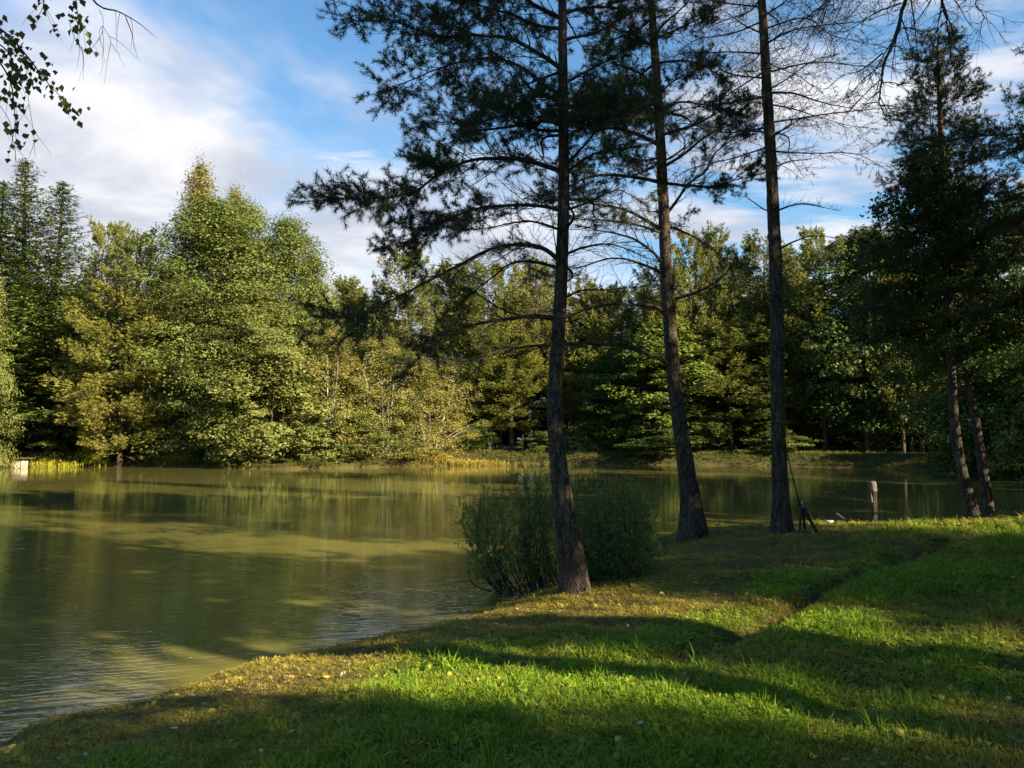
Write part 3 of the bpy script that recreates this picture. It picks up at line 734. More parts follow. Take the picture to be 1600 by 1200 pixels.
# --- first pine: nearest, trunk at the shrub
YA = 9.7
bA = P(899, 912, YA); bA[2] = gz(bA[0], YA) - .08
A = Tree('pine_tree', bA, 'nearest pine, its leaning trunk rising out of the green shrub at the water', 'pine tree', 41)
pa = [bA] + [P(x, y, YA) for x, y in [(893, 870), (882, 800), (872, 720), (867, 640), (870, 560), (875, 480), (879, 380), (881, 280), (880, 160), (879, 40)]]
top = pa[-1]; pa += [top + np.array((0, 0, 1.6)), top + np.array((.1, .1, 3.3)), top + np.array((.15, .1, 4.8))]
A.trunk(pa, [.165, .148, .122, .104, .095, .089, .082, .076, .070, .064, .056, .045, .03, .012], sides=34, flare=.6)
LA = [  # (pixels, depth drift, r0, kwargs)
 ([(879, 268), (820, 250), (775, 248), (735, 250), (690, 268), (640, 300), (560, 306), (508, 302)], -.6, .036, dict(fstart=.40, sec=36, fol=1.6, seclen=.85, tn=60)),
 ([(878, 330), (850, 322), (800, 320), (745, 325), (695, 345), (650, 372), (590, 385)], .6, .030, dict(fstart=.40, sec=30, fol=1.5, seclen=.85)),
 ([(877, 410), (850, 388), (815, 382), (770, 388), (720, 412), (660, 445), (600, 475), (548, 494), (490, 492)], -.8, .034, dict(fstart=.6, sec=26, fol=.85, seclen=.75)),
 ([(876, 420), (830, 408), (790, 412), (745, 445), (700, 480)], .5, .026, dict(fstart=.75, sec=14, fol=.4)),
 ([(872, 497), (830, 494), (780, 500), (730, 508), (690, 520), (650, 548), (615, 578)], -.5, .034, dict(fstart=.55, sec=20, fol=.8, seclen=.75)),
 ([(872, 500), (800, 490), (750, 460), (730, 450)], .6, .018, dict(fstart=.8, sec=10, fol=.2)),
 ([(881, 110), (845, 85), (800, 62), (750, 56), (690, 60), (620, 35), (545, 5)], -.5, .036, dict(fstart=.38, sec=34, fol=1.2, seclen=.85)),
 ([(880, 150), (850, 132), (810, 102), (760, 92), (700, 105), (640, 130), (600, 150)], .7, .030, dict(fstart=.45, sec=30, fol=1.1, seclen=.8)),
 ([(880, 196), (850, 190), (800, 200), (750, 205), (700, 192), (650, 205)], .3, .030, dict(fstart=.2, sec=26, fol=1.3, seclen=.85)),
 ([(880, 205), (830, 200), (780, 170), (730, 160)], 1.2, .026, dict(fstart=.2, sec=20, fol=1.3)),
 ([(880, 160), (840, 150), (800, 170), (740, 185)], -1.2, .024, dict(fstart=.2, sec=18, fol=1.3)),
 ([(880, 30), (830, 5), (780, -30), (700, -40), (620, -60)], -.6, .034, dict(fstart=.3, sec=24, fol=1.2)),
 ([(880, 45), (840, 40), (790, 20), (730, 5), (660, 0)], .8, .028, dict(fstart=.3, sec=22, fol=1.2)),
 ([(882, 272), (920, 245), (960, 232), (1010, 212)], -.6, .024, dict(fstart=.5, sec=14, fol=.8)),
 ([(882, 130), (915, 112), (960, 90), (1010, 66)], .6, .026, dict(fstart=.4, sec=16, fol=1.0)),
 ([(882, 170), (930, 160), (985, 170), (1010, 180)], .5, .026, dict(fstart=.15, sec=20, fol=1.3)),
 ([(882, 200), (920, 185), (970, 165)], -.9, .024, dict(fstart=.15, sec=18, fol=1.2)),
 ([(882, 20), (930, 10), (985, 20), (1000, 60)], .4, .026, dict(fstart=.3, sec=18, fol=1.0)),
 ([(880, 330), (920, 318), (970, 300), (1010, 320)], .7, .022, dict(fstart=.75, sec=14, fol=.4)),
 ([(878, 400), (915, 385), (960, 380), (1005, 400)], -.5, .022, dict(fstart=.9, sec=14, fol=.2)),
 ([(875, 470), (905, 455), (950, 452), (1000, 448)], .4, .020, dict(fstart=.9, sec=10, fol=.2)),
 ([(878, 360), (830, 345), (780, 350), (720, 355)], -.9, .020, dict(fstart=.7, sec=14, fol=.5)),
 ([(870, 553), (885, 540), (905, 520)], .3, .014, dict(fstart=.9, sec=4, fol=0)),
]
for pts, dy, r0, kw in LA: A.limb(seg(None, pts, YA, dy), r0, **kw)
for k in range(16):      # limbs towards and away from the viewer, and the top above the picture
    z = 4.2 + k * .42; a = [1.4, 4.5, .9, 5.0, 1.9, 4.1, 2.5, 5.6][k % 8] + A.rs.uniform(-.2, .2)
    A.auto(z, a, 1.9 * (1 - .035 * k), .15, .12, .024, fstart=.5, sec=11, fol=.6)
for k in range(14):
    z = 8.4 + k * .33; A.auto(min(z, A.p[-1, 2] - .1), k * 2.4, 2.4 * (1.0 - k / 17), .3, .05, .024, fstart=.25, sec=13, fol=1.1)

# --- second pine
YB = 15.2
bB = P(1084, 826, YB); bB[2] = gz(bB[0], YB) - .08
B = Tree('pine_tree', bB, 'second pine with long curved trunk leaning left from the steep bank edge', 'pine tree', 52)
pb = [bB] + [P(x, y, YB) for x, y in [(1080, 790), (1072, 730), (1062, 660), (1053, 590), (1046, 500), (1041, 420), (1037, 330), (1032, 220), (1025, 110), (1017, 0)]]
top = pb[-1]; pb += [top + np.array((-.15, 0, 1.6)), top + np.array((-.2, .1, 3.2)), top + np.array((-.2, .1, 4.6))]
B.trunk(pb, [.215, .186, .160, .146, .136, .126, .117, .107, .097, .086, .074, .06, .04, .015], sides=34, step=.06, flare=.55)
LB = [
 ([(1033, 228), (1000, 212), (960, 202), (925, 205), (885, 200), (850, 190)], .6, .050, dict(fstart=.3, sec=24, fol=1.2)),
 ([(1034, 285), (1005, 280), (960, 275), (920, 278), (885, 292), (850, 300)], -.5, .046, dict(fstart=.5, sec=20, fol=.8)),
 ([(1037, 362), (1010, 345), (980, 330), (940, 322), (890, 316), (830, 322)], .6, .046, dict(fstart=.7, sec=20, fol=.6)),
 ([(1038, 366), (1000, 352), (950, 345), (900, 338)], -.7, .032, dict(fstart=.8, sec=16, fol=.4)),
 ([(1041, 420), (1022, 395), (990, 372), (950, 360), (900, 352)], -.5, .042, dict(fstart=.9, sec=18, fol=.3)),
 ([(1042, 432), (1010, 415), (960, 402), (905, 415), (860, 425)], .6, .038, dict(fstart=.9, sec=16, fol=.3)),
 ([(1046, 492), (1020, 478), (990, 476), (940, 476), (900, 490), (870, 500)], -.4, .046, dict(fstart=.85, sec=16, fol=.4)),
 ([(1050, 574), (1035, 562), (1000, 548), (965, 539), (920, 537), (870, 540), (800, 545), (740, 560), (680, 565), (600, 560)], -.8, .060, dict(fstart=.6, sec=20, fol=.6, seclen=.6)),
 ([(1038, 340), (1060, 310), (1075, 288), (1100, 272), (1120, 240), (1140, 225), (1175, 205)], .5, .036, dict(fstart=.6, sec=18, fol=.7)),
 ([(1035, 262), (1070, 240), (1100, 215), (1130, 200), (1170, 180)], -.5, .036, dict(fstart=.5, sec=18, fol=.9)),
 ([(1036, 286), (1080, 290), (1120, 290), (1160, 280), (1200, 272)], .4, .036, dict(fstart=.4, sec=20, fol=.9)),
 ([(1040, 352), (1075, 365), (1110, 385), (1140, 408), (1160, 415)], -.4, .030, dict(fstart=.6, sec=14, fol=.6)),
 ([(1046, 470), (1080, 460), (1110, 448), (1140, 425), (1150, 405)], .4, .036, dict(fstart=.75, sec=14, fol=.5)),
 ([(1030, 180), (1060, 160), (1110, 165), (1160, 160)], .5, .034, dict(fstart=.5, sec=16, fol=.9)),
 ([(1030, 165), (1000, 160), (960, 150), (900, 160)], -.8, .040, dict(fstart=.1, sec=26, fol=1.4)),
 ([(1030, 190), (990, 180), (950, 185), (900, 185)], .9, .040, dict(fstart=.1, sec=26, fol=1.4)),
 ([(1030, 140), (990, 130), (940, 140), (890, 150)], .3, .036, dict(fstart=.1, sec=22, fol=1.3)),
 ([(1024, 75), (990, 55), (950, 40), (900, 10)], -.5, .036, dict(fstart=.4, sec=20, fol=.9)),
 ([(1024, 60), (1050, 50), (1090, 30), (1130, 10)], .5, .036, dict(fstart=.35, sec=20, fol=.9)),
 ([(1020, 10), (990, -10), (940, -20), (880, -50)], .4, .036, dict(fstart=.3, sec=18, fol=1.0)),
 ([(1020, 100), (1060, 95), (1100, 100), (1140, 120)], -.6, .032, dict(fstart=.4, sec=16, fol=.9)),
 ([(1032, 245), (1010, 250), (970, 245), (930, 250)], .9, .030, dict(fstart=.2, sec=18, fol=1.1)),
 ([(1028, 150), (1055, 125), (1100, 105)], .9, .030, dict(fstart=.3, sec=14, fol=1.0)),
]
for pts, dy, r0, kw in LB: B.limb(seg(None, pts, YB, dy), r0, tn=38, tl=.088, tw=.0042, **kw)
for k in range(14):
    z = 6.6 + k * .5; B.auto(z, [1.5, 4.6, 2.0, 5.2, 1.0, 4.2][k % 6] + B.rs.uniform(-.3, .3), 2.4 * (1 - .03 * k), .18, .12, .036, fstart=.5, sec=11, fol=.6, tn=26, tl=.09, tw=.005)
for k in range(12):
    z = 11.2 + k * .36; B.auto(min(z, B.p[-1, 2] - .1), k * 2.4, 2.6 * (1 - k / 15), .3, .05, .03, fstart=.25, sec=12, fol=1.0, tn=26, tl=.09, tw=.005)

# --- third pine, tall bare straight trunk
YC = 14.6
bC = P(1222, 832, YC); bC[2] = gz(bC[0], YC) - .08
Cc = Tree('pine_tree', bC, 'third tall pine with straight bare trunk and leafless twigs, ladder pole leaning beside it', 'pine tree', 63)
Cc.root['label'] = 'third pine, straight and mostly bare, with a thin pole leaning beside its foot'
pc = [bC] + [P(x, y, YC) for x, y in [(1220, 780), (1217, 700), (1215, 600), (1214, 500), (1211, 400), (1207, 300), (1202, 200), (1196, 100), (1190, 0)]]
top = pc[-1]; pc += [top + np.array((-.1, 0, 1.8)), top + np.array((-.1, 0, 3.6)), top + np.array((0, 0, 5.2))]
Cc.trunk(pc, [.165, .145, .134, .127, .122, .116, .110, .100, .088, .075, .06, .04, .015], sides=30, step=.06, flare=.5)
LC = [
 ([(1211, 334), (1190, 325), (1170, 312), (1158, 305)], -.3, .020, dict(fstart=1, sec=4, fol=0, seclen=.6)),
 ([(1212, 330), (1240, 320), (1265, 318), (1290, 324), (1312, 328)], .3, .022, dict(fstart=1, sec=7, fol=0, seclen=.6)),
 ([(1213, 392), (1235, 380), (1262, 370), (1285, 370), (1310, 374)], .4, .024, dict(fstart=1, sec=6, fol=0, seclen=.5)),
 ([(1213, 400), (1195, 396), (1178, 390)], -.3, .014, dict(fstart=1, sec=2, fol=0, seclen=.4)),
 ([(1215, 465), (1200, 458), (1186, 452)], -.3, .014, dict(fstart=1, sec=2, fol=0, seclen=.4)),
 ([(1208, 262), (1235, 252), (1262, 250), (1280, 248)], .3, .018, dict(fstart=1, sec=6, fol=0, seclen=.6)),
 ([(1206, 210), (1230, 200), (1250, 185), (1262, 188)], -.4, .018, dict(fstart=1, sec=8, fol=0, seclen=.7)),
 ([(1205, 145), (1240, 146), (1280, 158), (1320, 168), (1350, 175)], .4, .026, dict(fstart=.55, sec=16, fol=.25, seclen=.9)),
 ([(1205, 210), (1215, 250), (1235, 265), (1255, 285)], .2, .010, dict(fstart=1, sec=7, fol=0, seclen=.6)),
 ([(1203, 208), (1170, 205), (1130, 215), (1100, 200)], -.3, .020, dict(fstart=.6, sec=14, fol=.4, seclen=.8)),
]
for pts, dy, r0, kw in LC: Cc.limb(seg(None, pts, YC, dy), r0, tn=16, tl=.07, tw=.004, **kw)
for k in range(56):
    z = 7.4 + k * .115 + Cc.rs.uniform(-.05, .05); a = k * 2.399
    Cc.auto(z, a, Cc.rs.uniform(1.9, 3.3) * (1 - .006 * k), .12, .22, .020, fstart=.55, sec=16, ter=8, fol=.10, tn=14, tl=.06, tw=.004, droop=.1, plane=.5)

# --- slim lakeside pine and its leafy neighbour at the right
YD = 17.2
bD = P(1524, 802, YD); bD[2] = gz(bD[0], YD) - .08
Dd = Tree('pine_tree', bD, 'slim dark pine with pointed crown against the clouds, standing on the right shore', 'pine tree', 74)
pdn = [bD] + [P(x, y, YD) for x, y in [(1512, 770), (1498, 710), (1490, 640), (1486, 560), (1481, 460), (1477, 360), (1473, 260), (1468, 160), (1466, 70), (1465, 45)]]
Dd.trunk(pdn, [.13, .11, .10, .094, .09, .10, .088, .072, .05, .022, .006], sides=16, step=.1)
ztop = Dd.p[-1, 2]
for k in range(62):
    f = k / 62; z = 4.2 + (ztop - .15 - 4.2) * f; a = k * 2.399 + Dd.rs.uniform(-.3, .3)
    Lh = (2.0 * (1 - f) ** .7 + .12) * Dd.rs.uniform(.7, 1.15)
    Dd.auto(z, a, Lh, .1 + .5 * f, .1, .022 * (1 - .6 * f) + .004, fstart=.25, sec=max(6, int(9 * Lh)), ter=6, fol=1.2, tn=26, tl=.095, tw=.0055, seclen=.9 * 2.6 / max(.8, Lh) * .6 if Lh < 1.2 else .9)
YE = 17.9
bE = P(1545, 800, YE); bE[2] = gz(bE[0], YE) - .08
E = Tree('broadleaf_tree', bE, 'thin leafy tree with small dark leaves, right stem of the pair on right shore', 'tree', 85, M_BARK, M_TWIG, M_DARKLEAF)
pe = [bE] + [P(x, y, YE) for x, y in [(1537, 740), (1525, 660), (1508, 570), (1497, 500), (1480, 420), (1462, 340), (1450, 270), (1448, 235)]]
E.trunk(pe, [.115, .10, .09, .082, .076, .075, .055, .03, .01], sides=14, step=.1)
zt_ = E.p[-1, 2]
for k in range(56):
    f = k / 56; z = 3.0 + (zt_ - .1 - 3.0) * f; a = k * 2.399
    Lh = (1.9 * math.sin(min(1, .25 + f * .9) * math.pi) ** .6 + .35) * E.rs.uniform(.7, 1.1)
    E.auto(z, a, Lh, .35, .15, .02, fstart=.2, sec=10, ter=5, fol=1.0, tn=9, mode='leaf', leafsize=.085, seclen=.8)

# --- tree outside the right edge whose needle sprays and bare hanging boughs enter the picture
YF = 14.0
bF = np.array((11.6, 14.6, gz(11.6, 14.6) - .08))
Ff = Tree('pine_tree', bF, 'pine standing outside the right edge, its needle sprays reaching into the upper right', 'pine tree', 96)
Ff.trunk([bF, bF + (0, 0, 4), bF + (-.1, 0, 8), bF + (0, 0, 12.5)], [.19, .15, .11, .02], sides=14, step=.15)
for k in range(34):
    z = 4.5 + k * .23; a = k * 2.399
    Ff.auto(z, a, 2.6 * (1.05 - k / 40), .15, .15, .03, fstart=.35, sec=13, fol=1.0, tn=18, tl=.09, tw=.0055)
Ff.auto(6.9, math.pi + .1, 3.5, .12, .12, .035, fstart=.3, sec=18, fol=1.2, tn=22, tl=.09, tw=.005)
Ff.auto(7.6, math.pi - .15, 3.4, .12, .12, .035, fstart=.3, sec=18, fol=1.2, tn=22, tl=.09, tw=.005)
Ff.auto(6.2, math.pi - .1, 2.6, .05, .15, .03, fstart=.3, sec=16, fol=1.0, tn=22, tl=.09, tw=.005)

bG = np.array((7.6, 6.4, gz(7.6, 6.4) - .08))
Gg = Tree('larch_tree', bG, 'leafless tree outside the right edge whose bare boughs hang into the upper right', 'larch tree', 107, M_BARK, M_TWIG, M_PINE)
Gg.trunk([bG, bG + (0, 0, 4), bG + (.1, 0, 8), bG + (0, .1, 11.5)], [.16, .13, .10, .02], sides=14, step=.15)
g0 = bG + np.array((0, 0, 8.3)); kw = dict(fstart=2, fol=0, ter=7, droop=.15, plane=.5)
Gg.limb([g0, P(1560, -150, 7.6), P(1440, -60, 7.8), P(1410, 0, 7.9), P(1396, 50, 7.9), P(1378, 88, 7.9), P(1370, 122, 7.9), P(1366, 155, 7.9), P(1380, 168, 7.9)], .035, sec=26, seclen=.35, **kw)
Gg.limb([P(1378, 84, 7.9), P(1355, 104, 7.8), P(1335, 120, 7.8), P(1310, 124, 7.8)], .010, sec=9, seclen=.7, **kw)
Gg.limb([P(1408, 5, 7.9), P(1370, 20, 7.7), P(1330, 50, 7.6), P(1290, 60, 7.6)], .010, sec=10, seclen=.8, **kw)
Gg.limb([g0 + (0, 0, .4), P(1580, -180, 7.2), P(1490, -60, 7.3), P(1475, 0, 7.4), P(1480, 30, 7.4), P(1487, 62, 7.4), P(1489, 95, 7.4)], .030, sec=22, seclen=.3, **kw)
Gg.limb([g0 + (0, 0, .2), P(1600, -150, 7.9), P(1540, -50, 8), P(1530, 0, 8), P(1545, 30, 8), P(1535, 52, 8)], .016, sec=16, seclen=.35, **kw)
Gg.limb([g0 + (0, 0, .6), P(1450, -140, 8.4), P(1330, -60, 8.7), P(1290, 10, 8.8), P(1250, 40, 8.8)], .028, sec=24, seclen=.6, **kw)
Gg.limb([g0 + (0, 0, .9), P(1500, -150, 9), P(1380, -40, 9.3), P(1320, 0, 9.4), P(1300, 60, 9.5)], .022, sec=24, seclen=.6, **kw)
for k in range(12):
    Gg.auto(7.0 + k * .35, [0.2, 5.6, .8, 5.0, 1.5, 2.9][k % 6], 2.2, .1, .25, .02, sec=10, fstart=2, fol=0)

# --- birch outside the left edge: leafy twigs hang into the upper left
bH = np.array((-3.6, .7, gz(-3.6, .7) - .08))
Hh_ = Tree('birch_tree', bH, 'birch outside the left edge whose leafy twigs hang into the upper left corner', 'birch tree', 118, M_BIRCHBARK, M_TWIG, M_HANGLEAF)
Hh_.trunk([bH, bH + (-.1, .1, 3), bH + (0, .3, 6), bH + (.1, .4, 9.5)], [.13, .11, .08, .015], sides=16, step=.15, relief=.03)
def hang(path, nl, ln=None, leaf=.050, stray=5, r0=.006):
    rs = Hh_.rs; pth = smooth_path(np.array(path) - bH, 26); mb = MB(); fb = MB()
    mb.add(*tube(pth, np.linspace(r0, .0012, 26), 5))
    lo = int(26 * (ln or .3))
    for k in range(stray):
        i0 = rs.integers(lo, 24); dv = unit(np.array((rs.uniform(-.2, .8), rs.uniform(-.4, .4), rs.uniform(-1.4, -.2)))); l = rs.uniform(.08, .22)
        t = np.linspace(0, 1, 6)[:, None]; q = pth[i0] + dv * l * t + np.array((rs.uniform(-.1, .1), 0, -.1)) * t ** 2 + rs.normal(size=(6, 3)) * .006 * t
        mb.add(*tube(q, np.linspace(.0022, .0008, 6), 3))
        for j in range(rs.integers(1, 6) if nl else 0):
            pth_l = q[rs.integers(1, 6)]; leaf_quads(fb, (pth_l + rs.normal(size=3) * .012)[None], unit(rdir(1, rs) * .6 + np.array((0, -1, .1))), leaf * rs.uniform(.7, 1.15), .78, rs, rs.random(), np.array([[.1, 0, -1.0]]))
    if nl:
        idx = rs.integers(lo, 26, nl); C = pth[idx] + rs.normal(size=(nl, 3)) * np.array((.045, .05, .045))
        leaf_quads(fb, C, unit(rdir(nl, rs) * .7 + np.array((0, -1, .1))), leaf * rs.uniform(.65, 1.2, nl), .78, rs, rs.random(nl), np.tile(np.array((.15, 0, -1.0)), (nl, 1)))
    lb = link('branch', mb.mesh('branch', M_TWIG), Hh_.root)
    if nl: link('leaves', fb.mesh('leaves', M_HANGLEAF, False), lb)['kind'] = 'stuff'
s5 = bH + np.array((0, .2, 5.2))
hang([s5, P(-260, -40, 3.2), P(-90, -5, 4.6), P(0, 45, 5.0), P(40, 85, 5.1), P(75, 130, 5.1), P(112, 168, 5.1)], 80, .5, r0=.014)
hang([s5 + (0, 0, -.3), P(-240, 20, 3.4), P(-80, 60, 4.7), P(-10, 90, 5.0), P(15, 125, 5.0), P(22, 165, 5.0), P(25, 220, 5.0)], 50, .55, r0=.012)
hang([s5 + (0, 0, -.2), P(-200, 10, 3.8), P(-60, 40, 4.9), P(0, 70, 5.2), P(20, 95, 5.2), P(40, 150, 5.2)], 45, .5, r0=.012)
hang([s5 + (0, 0, .4), P(-200, -160, 3.6), P(-20, -90, 4.6), P(60, -20, 5.0), P(68, 15, 5.0)], 12, .8, r0=.012)
hang([s5 + (0, 0, .5), P(-160, -190, 3.6), P(40, -90, 4.6), P(110, -20, 5.0), P(120, 15, 5.0), P(124, 34, 5.0)], 14, .8, r0=.012)
hang([s5 + (0, 0, .6), P(-120, -200, 3.6), P(80, -110, 4.7), P(145, 0, 5.0), P(185, 18, 5.0), P(215, 35, 5.0), P(243, 58, 5.0)], 0, .6, r0=.012)
for pts in ([(40, 95), (42, 130), (45, 160), (52, 205), (55, 245)], [(108, 35), (118, 62), (135, 82)], [(155, 15), (161, 30), (158, 55), (140, 80)], [(160, 40), (172, 60), (172, 75)], [(0, 165), (15, 190), (22, 225), (40, 248), (50, 262)]):
    hang([P(x, y, 5.0) for x, y in pts], 0, .3, stray=3, r0=.002)
for k in range(10):
    z = 4.5 + k * .45; a = [3.0, 3.8, 2.2, 4.6, 5.3][k % 5]; rs = Hh_.rs; o = bH + np.array((0, .25, z)); tip = o + np.array((math.cos(a) * 1.9, math.sin(a) * 1.9, .1))
    hang([o, (o + tip) / 2 + (0, 0, .4), tip, tip + (0, 0, -.7)], 80, .4, leaf=.05, r0=.014)

# ------------------------------------------------------------------ willow shrub at the water's edge
YS = 10.9
bS = np.array((P(880, 900, YS)[0], YS, .05))
sh = empty('willow_shrub', tuple(bS), 'green willow shrub at the water behind the foot of the nearest pine', 'shrub')
rs = np.random.default_rng(77); st = MB(); lf = MB(); C_ = []; A_ = []
for k in range(115):
    bx = rs.uniform(-.85, .95); by = rs.uniform(-.35, .45)
    g_ = ground_info(np.array([bS[0] + bx]), np.array([bS[1] + by]))[0][0]
    o = np.array((bx, by, max(-.12, g_ - bS[2] - .05)))
    tx = bx * rs.uniform(1.1, 1.5) + rs.uniform(-.3, .25) - (.2 if bx < -.5 else 0); hgt = (1.75 - .42 * (tx / 1.15) ** 2) * rs.uniform(.45, 1.08); 
    hgt = max(.5, hgt)
    tip = np.array((np.clip(tx, -1.45, 1.22), by * 1.6 + rs.uniform(-.3, .3), hgt - bS[2]))
    mid = (o + tip) / 2 + np.array((rs.uniform(-.12, .12) + .10 * np.sign(bx), rs.uniform(-.1, .1), -.12))
    q = smooth_path([o, mid, tip], 14); st.add(*tube(q, np.linspace(rs.uniform(.008, .016), .002, 14), 4))
    qt = unit(np.gradient(q, axis=0))
    for j in range(15):
        i0 = rs.integers(1, 14); dv = unit(qt[i0] * .7 + rdir(1, rs)[0] * .9); l = rs.uniform(.12, .34)
        q3 = q[i0] + dv * l * np.linspace(0, 1, 4)[:, None] + np.array((0, 0, .06)) * np.linspace(0, 1, 4)[:, None] ** 2
        st.add(*tube(q3, [.003, .0025, .002, .001], 3)); m = 13
        t = rs.random((m, 1)); C_.append(q3[0] + dv * l * t * 1.1 + rs.normal(size=(m, 3)) * .018); A_.append(np.tile(dv, (m, 1)) + .5 * rdir(m, rs))
    # overtopping wands
for x_, y_ in ((800, 735), (835, 722), (905, 728), (950, 735), (768, 765), (990, 760), (745, 800), (870, 725)):
    tip = P(x_, y_, YS + rs.uniform(-.2, .2)) - bS; o = np.array((tip[0] * .6, 0, 0)); q = smooth_path([o, (o + tip) / 2 + (0, 0, .1), tip], 12); st.add(*tube(q, np.linspace(.007, .0015, 12), 4))
    for i0 in range(5, 12):
        m = 5; C_.append(q[i0] + rs.normal(size=(m, 3)) * .03); A_.append(unit(np.tile(tip - o, (m, 1))) + .6 * rdir(m, rs))
C_ = np.concatenate(C_); A_ = unit(np.concatenate(A_))
keep = C_[:, 2] > np.where(C_[:, 0] > 0, .02, .12) + .20 * (fbm(C_[:, 0] * 3, C_[:, 1] * 3, 6) - .3); C_, A_ = C_[keep], A_[keep]
leaf_quads(lf, C_, unit(rdir(len(C_), rs) + np.array((0, 0, .4))), .05 * rs.uniform(.6, 1.3, len(C_)), .36, rs, np.clip(rs.random(len(C_)), 0, 1), A_)
link('stems', st.mesh('stems', M_TWIG), sh); link('leaves', lf.mesh('leaves', M_WILLOW, False), sh)['kind'] = 'stuff'

# ------------------------------------------------------------------ grass: blades instanced over the bank
lib = bpy.data.collections.new('grass_library')
def blade_tuft(name, nbl, h, rad, w, mat, bendy=.5, seed=0, broad=False):
    rs = np.random.default_rng(seed); mb = MB()
    for k in range(nbl):
        a = rs.uniform(0, 6.283); r = rad * math.sqrt(rs.random()); o = np.array((r * math.cos(rs.uniform(0, 6.28)), r * math.sin(a), -.005))
        hh = h * rs.uniform(.5, 1.15); dv = np.array((math.cos(a), math.sin(a), 0)); sd = np.array((-math.sin(a), math.cos(a), 0)) * w * rs.uniform(.7, 1.2)
        bd = bendy * rs.uniform(.2, 1.2)
        if broad:
            c0 = o; c1 = o + dv * hh * .5 + (0, 0, hh * .35); c2 = o + dv * hh + (0, 0, hh * .25)
            V = [c0, c1 - sd * 3, c1 + sd * 3, c2]; Fc = [[0, 2, 1], [1, 2, 3]]
        else:
            c1 = o + dv * hh * bd * .3 + (0, 0, hh * .55); c2 = o + dv * hh * bd * .95 + (0, 0, hh * (1 - .35 * bd))
            V = [o - sd, o + sd, c1 - sd * .8, c1 + sd * .8, c2]; Fc = [[0, 1, 3], [0, 3, 2], [2, 3, 4]]
        mb.add(V, Fc)
    o_ = bpy.data.objects.new(name, mb.mesh(name, mat, False)); return o_
def make_lib(nm, specs):
    c_ = bpy.data.collections.new(nm)
    for k, s_ in enumerate(specs): c_.objects.link(blade_tuft('%s_%02d' % (nm, k), **s_))
    return c_
lawn_lib = make_lib('lawn', [dict(nbl=20, h=.038, rad=.06, w=.0022, mat=M_GRASS, bendy=1.0, seed=1), dict(nbl=16, h=.048, rad=.055, w=.0024, mat=M_GRASS, bendy=1.5, seed=2),
                             dict(nbl=14, h=.055, rad=.05, w=.0028, mat=M_GRASS, bendy=1.3, seed=3), dict(nbl=10, h=.11, rad=.04, w=.0034, mat=M_GRASS, bendy=1.3, seed=4),
                             dict(nbl=9, h=.045, rad=.05, w=.0045, mat=M_GRASS, bendy=.9, seed=5, broad=True), dict(nbl=22, h=.028, rad=.07, w=.0018, mat=M_GRASS, bendy=1.4, seed=6), dict(nbl=6, h=.06, rad=.05, w=.0065, mat=M_GRASS, bendy=1.0, seed=7, broad=True)])
bank_lib = make_lib('bank', [dict(nbl=22, h=.42, rad=.22, w=.012, mat=M_REED, bendy=.7, seed=11), dict(nbl=20, h=.5, rad=.2, w=.014, mat=M_REED, bendy=1.1, seed=12),
                             dict(nbl=22, h=.3, rad=.25, w=.02, mat=M_REED, bendy=.8, seed=13, broad=True)])
def scatter(name, pts, rot, scl, tint, idx, coll, mat, label=None):
    me = bpy.data.meshes.new(name); n = len(pts); me.vertices.add(n); me.vertices.foreach_set('co', pts.astype(np.float32).ravel())
    for nm, ty, arr in (('rot', 'FLOAT_VECTOR', rot), ('scl', 'FLOAT', scl), ('tint', 'FLOAT', tint), ('idx', 'INT', idx)):
        a_ = me.attributes.new(nm, ty, 'POINT'); a_.data.foreach_set('vector' if ty == 'FLOAT_VECTOR' else 'value', np.asarray(arr, np.int32 if ty == 'INT' else np.float32).ravel())
    me.materials.append(mat)
    ob = link(name, me, None, 'stuff')
    ng = bpy.data.node_groups.new(name, 'GeometryNodeTree'); ng.interface.new_socket('Geometry', in_out='INPUT', socket_type='NodeSocketGeometry'); ng.interface.new_socket('Geometry', in_out='OUTPUT', socket_type='NodeSocketGeometry')
    N_ = ng.nodes; L_ = ng.links; gi = N_.new('NodeGroupInput'); go = N_.new('NodeGroupOutput')
    ci = N_.new('GeometryNodeCollectionInfo'); ci.inputs['Collection'].default_value = coll; ci.inputs['Separate Children'].default_value = True; ci.inputs['Reset Children'].default_value = True
    ip = N_.new('GeometryNodeInstanceOnPoints'); ip.inputs['Pick Instance'].default_value = True
    def na(nm, ty):
        q = N_.new('GeometryNodeInputNamedAttribute'); q.data_type = ty; q.inputs['Name'].default_value = nm; return q.outputs[0]
    L_.new(gi.outputs[0], ip.inputs['Points']); L_.new(ci.outputs[0], ip.inputs['Instance'])
    L_.new(na('idx', 'INT'), ip.inputs['Instance Index'])
    e2r = N_.new('FunctionNodeEulerToRotation'); L_.new(na('rot', 'FLOAT_VECTOR'), e2r.inputs[0]); L_.new(e2r.outputs[0], ip.inputs['Rotation'])
    L_.new(na('scl', 'FLOAT'), ip.inputs['Scale']); L_.new(ip.outputs[0], go.inputs[0])
    md = ob.modifiers.new('scatter', 'NODES'); md.node_group = ng
    if label: tag(ob, *label)
    return ob
def fan_points(n, r0, r1, rs, amax=.95, pw=1.0):
    r = r0 + (r1 - r0) * rs.random(n) ** pw; a = rs.uniform(-.78, .78, n); return r * np.sin(a), r * np.cos(a)
rs = np.random.default_rng(3)
PX = []; PY = []
for n, r0, r1, pw in ((52000, 2.6, 6.0, .75), (52000, 6.0, 11.0, .8), (46000, 11, 22, .85)):
    x, y = fan_points(n, r0, r1, rs, pw=pw); PX.append(x); PY.append(y)
